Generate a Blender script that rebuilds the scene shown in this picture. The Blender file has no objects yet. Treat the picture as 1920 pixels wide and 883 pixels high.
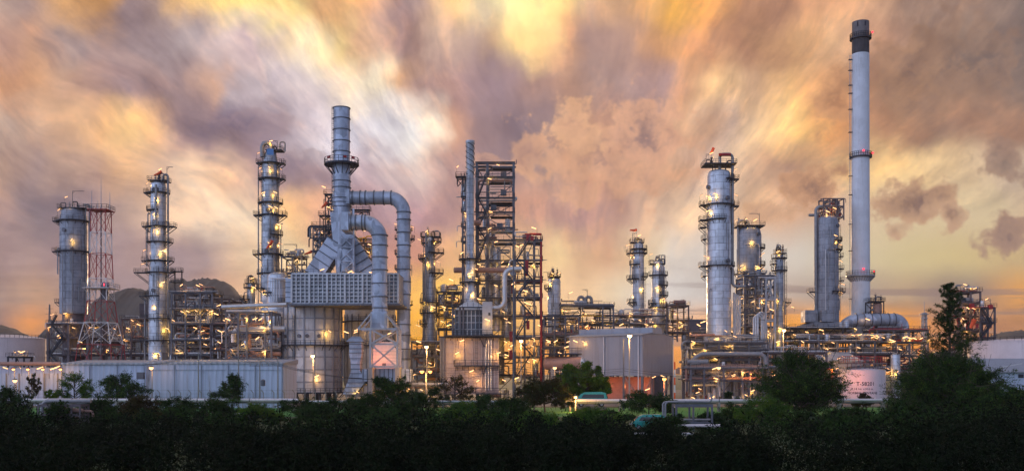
import bpy, math, random
import numpy as np
from mathutils import Vector, Matrix
R_ = math.radians
PI = math.pi
F, HZ, CZ = 1800.0, 700.0, 8.0          # focal length in photo pixels, horizon row, eye height
def X(px, Y): return (px - 960) / F * Y
def Z(py, Y): return CZ + (HZ - py) / F * Y
scene = bpy.context.scene
COL = scene.collection

# ------------------------------------------------------------------ node helpers
def new_mat(name):
    m = bpy.data.materials.new(name); m.use_nodes = True
    nt = m.node_tree; nt.nodes.clear()
    out = nt.nodes.new('ShaderNodeOutputMaterial')
    b = nt.nodes.new('ShaderNodeBsdfPrincipled')
    nt.links.new(b.outputs[0], out.inputs[0])
    return m, nt, b
def N(nt, typ, **kw):
    n = nt.nodes.new(typ)
    for k, v in kw.items():
        if k.startswith('i_'):
            n.inputs[int(k[2:])].default_value = v
        else: setattr(n, k, v)
    return n
def L(nt, a, b): nt.links.new(a, b)
def math_(nt, op, a, b=None, c=None, clamp=False):
    n = nt.nodes.new('ShaderNodeMath'); n.operation = op; n.use_clamp = clamp
    for i, v in enumerate((a, b, c)):
        if v is None: continue
        if isinstance(v, (int, float)): n.inputs[i].default_value = v
        else: nt.links.new(v, n.inputs[i])
    return n.outputs[0]
def mixc(nt, f, a, b, typ='MIX'):
    n = nt.nodes.new('ShaderNodeMix'); n.data_type = 'RGBA'; n.blend_type = typ
    for idx, v in ((0, f), (6, a), (7, b)):
        if isinstance(v, (int, float)): n.inputs[idx].default_value = v
        elif isinstance(v, tuple): n.inputs[idx].default_value = (*v[:3], 1)
        else: nt.links.new(v, n.inputs[idx])
    return n.outputs[2]
def noise(nt, vec, scale, detail=4, rough=0.55, dist=0):
    n = N(nt, 'ShaderNodeTexNoise'); n.inputs['Scale'].default_value = scale
    n.inputs['Detail'].default_value = detail; n.inputs['Roughness'].default_value = rough
    n.inputs['Distortion'].default_value = dist
    if vec is not None: L(nt, vec, n.inputs['Vector'])
    return n.outputs[0]
def mapping(nt, vec, sc=(1, 1, 1), loc=(0, 0, 0)):
    n = N(nt, 'ShaderNodeMapping'); L(nt, vec, n.inputs[0])
    n.inputs['Scale'].default_value = sc; n.inputs['Location'].default_value = loc
    return n.outputs[0]
def maprange(nt, v, a, b, c=0.0, d=1.0, smooth=True):
    n = N(nt, 'ShaderNodeMapRange'); n.interpolation_type = 'SMOOTHSTEP' if smooth else 'LINEAR'
    L(nt, v, n.inputs[0])
    for i, q in enumerate((a, b, c, d)): n.inputs[i + 1].default_value = q
    return n.outputs[0]
def ocoord(nt):
    return N(nt, 'ShaderNodeTexCoord').outputs['Object']
def gcoord(nt):
    return N(nt, 'ShaderNodeNewGeometry').outputs['Position']

def paint(name, col, rough=0.55, metal=0.0, wear=0.35, scale=0.6, streak=True, bump=0.0, dirt=(0.10, 0.075, 0.06), patch=0.0):
    m, nt, b = new_mat(name)
    p = gcoord(nt)
    n1 = noise(nt, p, scale, 6, 0.65)
    n2 = noise(nt, mapping(nt, p, (2.2, 2.2, 0.16)), 1.0, 5, 0.6) if streak else noise(nt, p, scale * 4, 4)
    n3 = noise(nt, p, 0.11, 3)
    f = math_(nt, 'MULTIPLY', maprange(nt, n1, 0.42, 0.72), wear)
    c = mixc(nt, f, col, tuple(q * 0.55 for q in col))
    f2 = math_(nt, 'MULTIPLY', maprange(nt, n2, 0.5, 0.78), wear)
    c = mixc(nt, f2, c, dirt)
    c = mixc(nt, math_(nt, 'MULTIPLY', maprange(nt, n3, 0.35, 0.65), wear * 0.5), c, tuple(min(1, q * 1.25) for q in col))
    if patch:
        vo = N(nt, 'ShaderNodeTexVoronoi'); vo.distance = 'CHEBYCHEV'; vo.inputs['Scale'].default_value = 0.42; L(nt, mapping(nt, p, (1, 1, .8)), vo.inputs['Vector'])
        sp_ = N(nt, 'ShaderNodeSeparateColor'); L(nt, vo.outputs['Color'], sp_.inputs[0])
        c = mixc(nt, math_(nt, 'MULTIPLY', maprange(nt, sp_.outputs[0], 0.55, 0.62), patch), c, tuple(min(1, q * 1.35) for q in col))
        c = mixc(nt, math_(nt, 'MULTIPLY', maprange(nt, sp_.outputs[1], 0.7, 0.75), patch), c, tuple(q * 0.6 for q in col))
    L(nt, c, b.inputs['Base Color'])
    b.inputs['Roughness'].default_value = rough; b.inputs['Metallic'].default_value = metal
    L(nt, maprange(nt, n1, 0.3, 0.7, rough - 0.1, min(1, rough + 0.15)), b.inputs['Roughness'])
    return m

def cladding(name, col, k=1.0, rough=0.40, metal=0.6, wear=0.4, bw=5.0, bh=2.1):
    """insulation jacket sheets wrapped round a vertical vessel"""
    m, nt, b = new_mat(name)
    oc = ocoord(nt)
    s = N(nt, 'ShaderNodeSeparateXYZ'); L(nt, oc, s.inputs[0])
    th = math_(nt, 'ARCTAN2', s.outputs[1], s.outputs[0])
    cx = N(nt, 'ShaderNodeCombineXYZ')
    L(nt, math_(nt, 'MULTIPLY', th, 3.6), cx.inputs[0]); L(nt, s.outputs[2], cx.inputs[1])
    br = N(nt, 'ShaderNodeTexBrick'); L(nt, cx.outputs[0], br.inputs['Vector'])
    br.inputs['Scale'].default_value = 1.0
    br.inputs['Brick Width'].default_value = bw; br.inputs['Row Height'].default_value = bh
    br.inputs['Mortar Size'].default_value = 0.05; br.inputs['Mortar Smooth'].default_value = 0.2
    br.inputs['Color1'].default_value = (*[q * 1.12 for q in col], 1)
    br.inputs['Color2'].default_value = (*[q * 0.88 for q in col], 1)
    br.inputs['Mortar'].default_value = (*[q * 0.3 for q in col], 1)
    br.inputs['Bias'].default_value = 0.0
    p = gcoord(nt)
    n1 = noise(nt, p, 0.5, 6, 0.7)
    n2 = noise(nt, mapping(nt, p, (1.5, 1.5, 0.07)), 1.0, 6, 0.65)
    c = mixc(nt, math_(nt, 'MULTIPLY', maprange(nt, n1, 0.45, 0.7), wear), br.outputs[0], tuple(q * 0.5 for q in col))
    c = mixc(nt, math_(nt, 'MULTIPLY', maprange(nt, n2, 0.5, 0.74), wear), c, (0.11, 0.09, 0.085))
    L(nt, c, b.inputs['Base Color'])
    b.inputs['Metallic'].default_value = metal
    L(nt, maprange(nt, n1, 0.3, 0.7, rough - 0.1, rough + 0.18), b.inputs['Roughness'])
    bp = N(nt, 'ShaderNodeBump'); bp.inputs['Strength'].default_value = 0.35; bp.inputs['Distance'].default_value = 0.05
    L(nt, math_(nt, 'SUBTRACT', n1, br.outputs[1]), bp.inputs['Height']); L(nt, bp.outputs[0], b.inputs['Normal'])
    return m

def corrugated(name, col, period=0.9, rough=0.5, metal=0.1, wear=0.3):
    m, nt, b = new_mat(name)
    oc = ocoord(nt)
    s = N(nt, 'ShaderNodeSeparateXYZ'); L(nt, oc, s.inputs[0])
    w = math_(nt, 'SINE', math_(nt, 'MULTIPLY', math_(nt, 'ADD', s.outputs[0], s.outputs[1]), 2 * PI / period))
    p = gcoord(nt)
    n1 = noise(nt, mapping(nt, p, (1.2, 1.2, 0.1)), 1.0, 6, 0.65)
    n2 = noise(nt, p, 0.25, 4)
    c = mixc(nt, math_(nt, 'MULTIPLY', maprange(nt, w, 0.55, 1.0), 0.3), col, tuple(q * 0.6 for q in col))
    c = mixc(nt, math_(nt, 'MULTIPLY', maprange(nt, n1, 0.48, 0.75), wear), c, (0.16, 0.13, 0.12))
    c = mixc(nt, math_(nt, 'MULTIPLY', maprange(nt, n2, 0.4, 0.7), 0.25), c, tuple(q * 0.75 for q in col))
    L(nt, c, b.inputs['Base Color'])
    b.inputs['Metallic'].default_value = metal; b.inputs['Roughness'].default_value = rough
    bp = N(nt, 'ShaderNodeBump'); bp.inputs['Strength'].default_value = 0.5; bp.inputs['Distance'].default_value = 0.06
    L(nt, w, bp.inputs['Height']); L(nt, bp.outputs[0], b.inputs['Normal'])
    return m

def glow(name, col, k):
    m = bpy.data.materials.new(name); m.use_nodes = True; nt = m.node_tree; nt.nodes.clear()
    o = nt.nodes.new('ShaderNodeOutputMaterial'); e = nt.nodes.new('ShaderNodeEmission')
    e.inputs[0].default_value = (*col, 1); e.inputs[1].default_value = k
    nt.links.new(e.outputs[0], o.inputs[0])
    m.cycles.emission_sampling = 'NONE'          # the lamp's own light is carried by its bulb
    return m

def leafmat(name, c1, c2, trans=0.25):
    m, nt, b = new_mat(name)
    p = gcoord(nt)
    n1 = noise(nt, p, 0.5, 3); n2 = noise(nt, p, 3.0, 2)
    c = mixc(nt, maprange(nt, math_(nt, 'ADD', math_(nt, 'MULTIPLY', n1, 0.6), math_(nt, 'MULTIPLY', n2, 0.4)), 0.4, 0.6), c1, c2)
    L(nt, c, b.inputs['Base Color']); b.inputs['Roughness'].default_value = 0.85
    b.inputs['Specular IOR Level'].default_value = 0.08
    t = N(nt, 'ShaderNodeBsdfTranslucent'); L(nt, c, t.inputs[0])
    mx = N(nt, 'ShaderNodeMixShader'); mx.inputs[0].default_value = trans
    out = [n for n in nt.nodes if n.type == 'OUTPUT_MATERIAL'][0]
    L(nt, b.outputs[0], mx.inputs[1]); L(nt, t.outputs[0], mx.inputs[2]); L(nt, mx.outputs[0], out.inputs[0])
    return m

M = {}
M['clad'] = cladding('aluminium jacket', (0.50, 0.55, 0.64))
M['clad_mid'] = cladding('weathered jacket', (0.35, 0.39, 0.46), wear=0.5, bw=3.6, bh=1.8)
M['clad_dark'] = cladding('dull jacket', (0.27, 0.30, 0.37), wear=0.6, metal=0.3, rough=0.5, bw=4.2, bh=2.4)
M['stack'] = paint('stack paint', (0.60, 0.64, 0.72), 0.5, 0.0, 0.42, 0.12, dirt=(0.30, 0.28, 0.28), patch=.12)
M['stack_top'] = paint('sooty band', (0.035, 0.035, 0.045), 0.7, 0.0, 0.5, 0.5)
M['stack_rim'] = paint('stack rim', (0.14, 0.13, 0.14), 0.6, 0.3, 0.5, 0.5)
M['plat'] = paint('platform steel', (0.024, 0.031, 0.05), 0.5, 0.3, 0.4, 1.2)
M['steel'] = paint('grey steel', (0.11, 0.12, 0.155), 0.55, 0.2, 0.45, 0.8)
M['steel_light'] = paint('galvanised steel', (0.36, 0.375, 0.42), 0.45, 0.4, 0.35, 0.8)
M['steel_brown'] = paint('fireproofed steel', (0.115, 0.10, 0.12), 0.75, 0.0, 0.5, 0.8)
M['pipe'] = paint('silver pipe', (0.52, 0.53, 0.57), 0.38, 0.55, 0.35, 1.0, False)
M['pipe_grey'] = paint('grey pipe', (0.24, 0.25, 0.28), 0.5, 0.3, 0.45, 1.0, False)
M['pipe_rust'] = paint('primer pipe', (0.33, 0.20, 0.17), 0.6, 0.1, 0.4, 1.0, False)
M['duct'] = paint('duct steel', (0.36, 0.42, 0.54), 0.45, 0.35, 0.6, 0.28, True, dirt=(0.17, 0.17, 0.20), patch=.6)
M['duct_dark'] = paint('duct ribs', (0.11, 0.125, 0.16), 0.55, 0.3, 0.4, 0.6)
M['furnace'] = paint('furnace casing', (0.50, 0.53, 0.59), 0.5, 0.2, 0.55, 0.35, dirt=(0.20, 0.17, 0.16), patch=.25)
M['rib'] = paint('rib steel', (0.24, 0.27, 0.34), 0.5, 0.3, 0.4, 0.6)
M['panel'] = paint('box panel', (0.30, 0.335, 0.41), 0.5, 0.2, 0.45, 0.6)  # darker than its grid: recess shade put into the colour
M['furnace_pink'] = paint('heater casing', (0.40, 0.335, 0.345), 0.6, 0.05, 0.45, 0.35)
M['red'] = paint('red paint', (0.30, 0.015, 0.022), 0.5, 0, 0.35, 1)
M['sock'] = paint('windsock cloth', (0.75, 0.10, 0.03), 0.8, 0, 0.1, 1)
M['white'] = paint('white paint', (0.62, 0.62, 0.66), 0.5, 0, 0.3, 1)
M['blue'] = paint('blue board', (0.08, 0.22, 0.5), 0.5, 0, 0.2, 1)
M['yellow'] = paint('yellow paint', (0.55, 0.33, 0.03), 0.5, 0, 0.3, 1)
M['tank'] = paint('tank paint', (0.66, 0.60, 0.64), 0.5, 0, 0.25, 0.2)
M['black'] = paint('black lettering', (0.02, 0.015, 0.03), 0.6, 0, 0.1, 1)
M['concrete'] = paint('concrete', (0.30, 0.28, 0.27), 0.85, 0, 0.5, 0.5)
M['shed_white'] = corrugated('pale sheet wall', (0.47, 0.54, 0.71), 1.3, wear=.6)
M['shed_grey'] = corrugated('grey sheet wall', (0.25, 0.265, 0.32), 0.8, wear=.5)
M['roof_grey'] = corrugated('grey sheet roof', (0.27, 0.31, 0.39), 0.9)
M['dark_glass'] = paint('dark glass', (0.02, 0.025, 0.03), 0.1, 0, 0.1, 1)
M['teal'] = paint('teal car paint', (0.03, 0.28, 0.26), 0.25, 0.2, 0.1, 1)
M['rubber'] = paint('rubber', (0.02, 0.02, 0.02), 0.8, 0, 0.1, 1)
M['cable'] = paint('cable', (0.02, 0.02, 0.025), 0.6, 0, 0.1, 1)
M['glow'] = glow('lamp tube', (1.0, 0.50, 0.21), 3.4)
M['glow_soft'] = glow('lamp tube mild', (1.0, 0.50, 0.24), 2.0)
M['glow_hot'] = glow('flood lamp', (1.0, 0.62, 0.22), 14)
M['glow_orange'] = glow('sodium lamp', (1.0, 0.32, 0.06), 9)
M['glow_red'] = glow('beacon', (1.0, 0.03, 0.05), 4)
M['leaf'] = leafmat('leaf green', (0.035, 0.10, 0.018), (0.10, 0.17, 0.02))
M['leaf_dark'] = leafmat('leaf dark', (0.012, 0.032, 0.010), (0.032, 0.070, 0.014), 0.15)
M['leaf_brown'] = leafmat('leaf brown', (0.045, 0.028, 0.012), (0.06, 0.06, 0.015), 0.15)
M['leaf_painted_shade'] = leafmat('leaf painted shade', (0.0035, 0.007, 0.004), (0.010, 0.019, 0.007), 0.05)  # foreground fade to black put into the leaf colour
M['bark'] = paint('bark', (0.06, 0.045, 0.035), 0.9, 0, 0.4, 2)

# ------------------------------------------------------------------ mesh builder
class MB:
    def __init__(s): s.v = []; s.f = []; s.m = []; s.cur = 0
    def mat(s, i): s.cur = i; return s
    def add(s, vs, fs):
        o = len(s.v); s.v.extend(vs)
        for f in fs: s.f.append(tuple(i + o for i in f)); s.m.append(s.cur)
    def box(s, c, d, rz=0.0, taper=1.0):
        cx, cy, cz = c; a, b, h = d[0] / 2, d[1] / 2, d[2] / 2
        cr, sr = math.cos(rz), math.sin(rz); vs = []
        for zz, t in ((-h, 1.0), (h, taper)):
            for xx, yy in ((-a, -b), (a, -b), (a, b), (-a, b)):
                xx *= t; yy *= t
                vs.append((cx + xx * cr - yy * sr, cy + xx * sr + yy * cr, cz + zz))
        s.add(vs, [(0, 3, 2, 1), (4, 5, 6, 7), (0, 1, 5, 4), (1, 2, 6, 5), (2, 3, 7, 6), (3, 0, 4, 7)])
        return s
    def bb(s, x0, x1, y0, y1, z0, z1):
        return s.box(((x0 + x1) / 2, (y0 + y1) / 2, (z0 + z1) / 2), (abs(x1 - x0), abs(y1 - y0), abs(z1 - z0)))
    def hexa(s, bot, top):
        s.add(list(bot) + list(top), [(0, 3, 2, 1), (4, 5, 6, 7), (0, 1, 5, 4), (1, 2, 6, 5), (2, 3, 7, 6), (3, 0, 4, 7)]); return s
    def beam(s, p0, p1, w, h=None):
        h = h or w; p0 = Vector(p0); p1 = Vector(p1); d = p1 - p0
        if d.length < 1e-4: return s
        d.normalize(); up = Vector((0, 0, 1)) if abs(d.z) < 0.95 else Vector((0, 1, 0))
        a = d.cross(up).normalized() * (w / 2); b = a.cross(d).normalized() * (h / 2)
        vs = []
        for p in (p0, p1):
            for q in (-a - b, a - b, a + b, -a + b): vs.append(tuple(p + q))
        s.add(vs, [(0, 3, 2, 1), (4, 5, 6, 7), (0, 1, 5, 4), (1, 2, 6, 5), (2, 3, 7, 6), (3, 0, 4, 7)]); return s
    def tube(s, pts, r, n=8, fillet=0.0, caps=True, radii=None):
        pts = [Vector(p) for p in pts]
        if fillet > 0 and len(pts) > 2:
            out = [pts[0]]
            for i in range(1, len(pts) - 1):
                a, b, c = pts[i - 1], pts[i], pts[i + 1]
                d1 = (a - b); d2 = (c - b); l = min(fillet, d1.length * 0.49, d2.length * 0.49)
                d1.normalize(); d2.normalize()
                k = 7 if r > 1 else 4
                for j in range(k + 1):
                    t = j / k
                    P0 = b + d1 * l; P2 = b + d2 * l
                    w = 0.62
                    Pm = b
                    q = ((1 - t) ** 2 * P0 + 2 * w * t * (1 - t) * Pm + t * t * P2) / ((1 - t) ** 2 + 2 * w * t * (1 - t) + t * t)
                    out.append(q)
            out.append(pts[-1]); pts = out
        rings = []; up = None
        for i, p in enumerate(pts):
            if i == 0: d = pts[1] - p
            elif i == len(pts) - 1: d = p - pts[i - 1]
            else: d = (pts[i + 1] - p).normalized() + (p - pts[i - 1]).normalized()
            if d.length < 1e-6: d = Vector((0, 0, 1))
            d.normalize()
            if up is None: up = Vector((0, 0, 1)) if abs(d.z) < 0.9 else Vector((1, 0, 0))
            a = d.cross(up)
            if a.length < 1e-4: a = d.cross(Vector((0, 1, 0.01)))
            a.normalize(); b = a.cross(d).normalized(); up = b
            rr = radii[i] if radii else r
            rings.append([tuple(p + (a * math.cos(2 * PI * k / n) + b * math.sin(2 * PI * k / n)) * rr) for k in range(n)])
        vs = [v for rg in rings for v in rg]; fs = []
        for i in range(len(rings) - 1):
            for k in range(n):
                k2 = (k + 1) % n
                fs.append((i * n + k, i * n + k2, (i + 1) * n + k2, (i + 1) * n + k))
        if caps:
            fs.append(tuple(range(n - 1, -1, -1))); fs.append(tuple((len(rings) - 1) * n + k for k in range(n)))
        s.add(vs, fs); return s
    def lathe(s, prof, n=24, c=(0, 0), cap=True):
        vs = []; fs = []
        for r, z in prof:
            r = max(r, 0.001)
            for k in range(n):
                a = 2 * PI * k / n; vs.append((c[0] + r * math.cos(a), c[1] + r * math.sin(a), z))
        for i in range(len(prof) - 1):
            for k in range(n):
                k2 = (k + 1) % n; fs.append((i * n + k, i * n + k2, (i + 1) * n + k2, (i + 1) * n + k))
        if cap:
            fs.append(tuple(range(n - 1, -1, -1))); fs.append(tuple((len(prof) - 1) * n + k for k in range(n)))
        s.add(vs, fs); return s
    def hcyl(s, p0, p1, r, n=20, dome=0.35):
        p0 = Vector(p0); p1 = Vector(p1); d = (p1 - p0).normalized()
        pts = []; rad = []
        for t in (0, .3, .6, .85, 1): pts.append(p0 + d * r * dome * (t - 1)); rad.append(max(0.02, r * math.sqrt(max(0, 1 - (1 - t) ** 2))))
        pts = pts[:-1]; rad = rad[:-1]
        pts.append(p0); rad.append(r); pts.append(p1); rad.append(r)
        for t in (.85, .6, .3, 0): pts.append(p1 + d * r * dome * (1 - t)); rad.append(max(0.02, r * math.sqrt(max(0, 1 - (1 - t) ** 2))))
        return s.tube(pts, r, n, 0, True, rad)
    def ringdeck(s, r0, r1, z, th, a0=0, a1=2 * PI, n=28):
        full = abs(a1 - a0) > 2 * PI - 0.01
        k = max(3, int(n * abs(a1 - a0) / (2 * PI))); vs = []; fs = []
        for i in range(k + 1):
            a = a0 + (a1 - a0) * i / k; c, q = math.cos(a), math.sin(a)
            vs += [(r0 * c, r0 * q, z - th), (r1 * c, r1 * q, z - th), (r1 * c, r1 * q, z), (r0 * c, r0 * q, z)]
        for i in range(k):
            o = i * 4; p = o + 4
            fs += [(o, o + 1, p + 1, p), (o + 1, o + 2, p + 2, p + 1), (o + 2, o + 3, p + 3, p + 2), (o + 3, o, p, p + 3)]
        if not full: fs += [(0, 3, 2, 1), (k * 4, k * 4 + 1, k * 4 + 2, k * 4 + 3)]
        s.add(vs, fs); return s
    def rail(s, pts, h=1.15, t=0.075, step=1.6, closed=False):
        """hand rail, knee rail and stanchions along a polyline"""
        pts = [Vector(p) for p in pts]
        if closed: pts = pts + [pts[0]]
        for a, b in zip(pts, pts[1:]):
            l = (b - a).length
            if l < 0.05: continue
            for hh in (h, h * 0.52): s.beam(a + Vector((0, 0, hh)), b + Vector((0, 0, hh)), t)
            k = max(1, int(round(l / step)))
            for i in range(k + 1):
                p = a + (b - a) * (i / k); s.beam(p, p + Vector((0, 0, h)), t * 1.1)
        return s
    def build(s, name, mats, parent=None, loc=None, smooth=True, ang=35):
        me = bpy.data.meshes.new(name)
        me.from_pydata([tuple(v) for v in s.v], [], s.f)
        if not isinstance(mats, (list, tuple)): mats = [mats]
        for m in mats: me.materials.append(M[m] if isinstance(m, str) else m)
        if len(mats) > 1: me.polygons.foreach_set('material_index', s.m)
        if smooth:
            me.polygons.foreach_set('use_smooth', [True] * len(me.polygons))
            me.set_sharp_from_angle(angle=R_(ang))
        me.update()
        o = bpy.data.objects.new(name, me); COL.objects.link(o)
        if parent is not None: o.parent = parent
        if loc is not None: o.location = loc
        return o

def thing(name, label, cat, loc, group=None, rz=0.0):
    o = bpy.data.objects.new(name, None); COL.objects.link(o)
    o.location = loc; o.rotation_euler.z = rz; o.empty_display_size = 0.5
    o['label'] = label; o['category'] = cat
    if group: o['group'] = group
    return o
def tag(o, label, cat, group=None):
    o['label'] = label; o['category'] = cat
    if group: o['group'] = group
    return o
def struct(o, label=None):
    o['kind'] = 'structure'
    if label: o['label'] = label
    return o

# ------------------------------------------------------------------ lamps
def _lampmesh(name, sgn, soft):
    mb = MB()
    d = Vector((math.cos(R_(20)), -0.12, sgn * math.sin(R_(20))))
    a = -d * 0.75; b = d * 0.75
    mb.mat(1).tube([a, b], 0.12, 8)
    mb.mat(0).beam(a + Vector((0, 0, 0.17)), b + Vector((0, 0, 0.17)), 0.3, 0.07)
    e = b if sgn < 0 else a
    e = e + Vector((0, 0.0, 0.12))
    mb.tube([e, e + Vector((0.25 * (1 if sgn < 0 else -1), 0.1, -0.3)), e + Vector((0.25 * (1 if sgn < 0 else -1), 0.1, -2.3))], 0.045, 6, 0.2)
    me_o = mb.build(name, ['plat', 'glow_soft' if soft else 'glow'])
    me = me_o.data; bpy.data.objects.remove(me_o)
    return me
LAMP = {(s, q): _lampmesh('lamp', s, q) for s in (1, -1) for q in (False, True)}
def _light(name, e, col, r=0.25):
    l = bpy.data.lights.new(name, 'POINT'); l.energy = e; l.color = col; l.shadow_soft_size = r; return l
BULB = _light('bulb', 260, (1.0, 0.50, 0.07)); BULB_S = _light('bulb_small', 140, (1.0, 0.46, 0.10))
BULB_R = _light('bulb_sodium', 800, (1.0, 0.24, 0.06), 0.3); BULB_H = _light('bulb_flood', 2200, (1.0, 0.50, 0.14), 0.3)
nlight = [0]
def bulb(parent, loc, data):
    o = bpy.data.objects.new('bulb', data); COL.objects.link(o); o.parent = parent; o.location = loc; nlight[0] += 1
    return o
rl = random.Random(5)
def lamp(root, px, py, Y, sgn=None, light='n', soft=False):
    """tube lamp on a bracket: part of the thing it is bolted to; px,py where it shows at depth Y"""
    sgn = sgn or rl.choice((1, -1, -1))
    o = bpy.data.objects.new('lamp', LAMP[(sgn, soft)]); COL.objects.link(o); o.parent = root
    p = Vector((X(px, Y), Y, Z(py, Y))) - root.location
    if root.rotation_euler.z: p = Matrix.Rotation(-root.rotation_euler.z, 3, 'Z') @ p
    o.location = p; o.rotation_euler.z = rl.uniform(-.9, .9); q = rl.uniform(.65, 1.05); o.scale = (q, q, q)
    if light == 'n': bulb(o, (0, 0.5, -0.8), BULB_S)
    elif light == 'b': bulb(o, (0, 0.35, -0.7), BULB)
    return o

# ------------------------------------------------------------------ column (distillation tower)
def railpath(r, z, a0, a1, n=14):
    return [(r * math.cos(a0 + (a1 - a0) * i / n), r * math.sin(a0 + (a1 - a0) * i / n), z) for i in range(n + 1)]
def platform(root, lx, rx, zc, R, zdeck, seed=0, full=False, brackets=True, deck='plat', depth=3.0):
    """service platform: part ring round the front of the shell, with side bays when it reaches further; lx, rx local x extents"""
    mb = MB(); rb = MB(); th = 0.28
    wr = 1.25
    ro = R + wr
    left = lx < -R * 0.6; right = rx > R * 0.6
    if lx > R * 0.8 or rx < -R * 0.8:             # a side bay only
        x0, x1 = lx, rx
        mb.bb(x0, x1, -depth / 2, depth / 2, zdeck - th, zdeck)
        sx = x0 if rx < 0 else x1; ix = x1 if rx < 0 else x0
        rb.rail([(ix, -depth / 2, zdeck), (sx, -depth / 2, zdeck), (sx, depth / 2, zdeck), (ix, depth / 2, zdeck)])
        for yy in (-depth / 2 + .2, depth / 2 - .2): mb.beam((sx, yy, zdeck - th), (ix, yy, zdeck - th - abs(sx - ix) * 0.9), 0.16)
    else:
        a0 = PI if left else PI + math.acos(max(-1, min(1, -lx / ro)))
        a1 = 2 * PI if right else 2 * PI - math.acos(max(-1, min(1, rx / ro)))
        if left and right: a0, a1 = PI * 0.8, PI * 2.2
        if full: a0, a1 = 0, 2 * PI
        mb.ringdeck(R * 0.97, ro, zdeck, th, a0, a1)
        rb.rail(railpath(ro - 0.06, zdeck, a0, a1, 12 if R < 6 else 20), step=1.7)
        if brackets:
            k = max(4, int((a1 - a0) * R / 2.2))
            for i in range(k + 1):
                a = a0 + (a1 - a0) * i / k; c, q = math.cos(a), math.sin(a)
                mb.beam((ro * c * .97, ro * q * .97, zdeck - th), (R * c * .99, R * q * .99, zdeck - th - 1.1), 0.13)
        for sx, ok in ((lx, left), (rx, right)):
            if ok and abs(sx) > ro + 0.5:
                ix = math.copysign(R * 0.9, sx); d2 = depth / 2
                mb.bb(min(ix, sx), max(ix, sx), -d2, d2, zdeck - th - 0.003, zdeck - 0.003)
                rb.rail([(math.copysign(ro, sx), -d2, zdeck), (sx, -d2, zdeck), (sx, d2, zdeck), (math.copysign(ro, sx), d2, zdeck)])
                dz = (abs(sx) - R) * 0.8
                for yy in (-d2 + .2, d2 - .2): mb.beam((sx, yy, zdeck - th), (ix, yy, zdeck - th - dz), 0.2)
    p = mb.build('platform', deck, root)
    rb.build('railing', deck, p)
    return p
def ladder(root, x, y, z0, z1, mat='plat', cage=True):
    mb = MB()
    for sx in (-.25, .25): mb.beam((x + sx, y, z0), (x + sx, y, z1), 0.07)
    z = z0
    while z < z1: mb.beam((x - .25, y, z), (x + .25, y, z), 0.045); z += 0.6
    if cage:
        z = z0 + 2
        while z < z1:
            pts = [(x + .42 * math.cos(a), y - .1 - .5 * abs(math.sin(a)) , z) for a in [PI * i / 5 for i in range(6)]]
            for a, b in zip(pts, pts[1:]): mb.beam(a, b, 0.05)
            z += 1.4
        for sx in (-.4, 0, .4): mb.beam((x + sx, y - .1 - (.5 if sx == 0 else .15), z0 + 2), (x + sx, y - .1 - (.5 if sx == 0 else .15), z1), 0.04)
    return mb.build('ladder', mat, root)
def shell_part(root, prof, mat, n=32, name='shell', rings=(), flange=0.12):
    o = MB().lathe(prof, n).build(name, mat, root)
    if rings:
        for r, z, h in rings: MB().lathe([(r, z - h / 2), (r + flange, z - h / 2), (r + flange, z + h / 2), (r, z + h / 2)], n, cap=False).build('stiffener_ring', mat, root)
    return o
def dome(R, z, k=0.5, n=6):
    return [(R * math.cos(a), z + R * k * math.sin(a)) for a in [PI / 2 * i / n for i in range(1, n + 1)]]
def davit(root, x, y, z0, h, arm, mat='steel'):
    return MB().tube([(x, y, z0), (x, y, z0 + h), (x + arm, y, z0 + h)], 0.11, 6).beam((x, y, z0 + h - 0.8), (x + math.copysign(0.8, arm), y, z0 + h), 0.09).build('davit', mat, root)
def manhole(root, R, ang, z, r=0.55, mat='steel'):
    a = R_(ang); c, q = math.cos(a), math.sin(a)
    return MB().tube([((R - .1) * c, (R - .1) * q, z), ((R + .45) * c, (R + .45) * q, z)], r, 14).tube([((R + .45) * c, (R + .45) * q, z), ((R + .6) * c, (R + .6) * q, z)], r * 1.25, 14).build('manhole', mat, root)
def nozzles(root, R, z0, z1, n, seed, mat='pipe_grey'):
    rg = random.Random(seed)
    for i in range(n):
        a = rg.uniform(PI * 1.05, PI * 1.95); z = rg.uniform(z0, z1); r = rg.choice((.12, .16, .22)); c, q = math.cos(a), math.sin(a)
        l = rg.uniform(.5, 1.1); dz = rg.uniform(-9, -3)
        if z + dz < z0 - 10: dz = -2
        MB().tube([((R - .1) * c, (R - .1) * q, z), ((R + l) * c, (R + l) * q, z), ((R + l) * c, (R + l) * q, z + dz)], r, 8, r * 2).build('pipe', mat, root)
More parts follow.
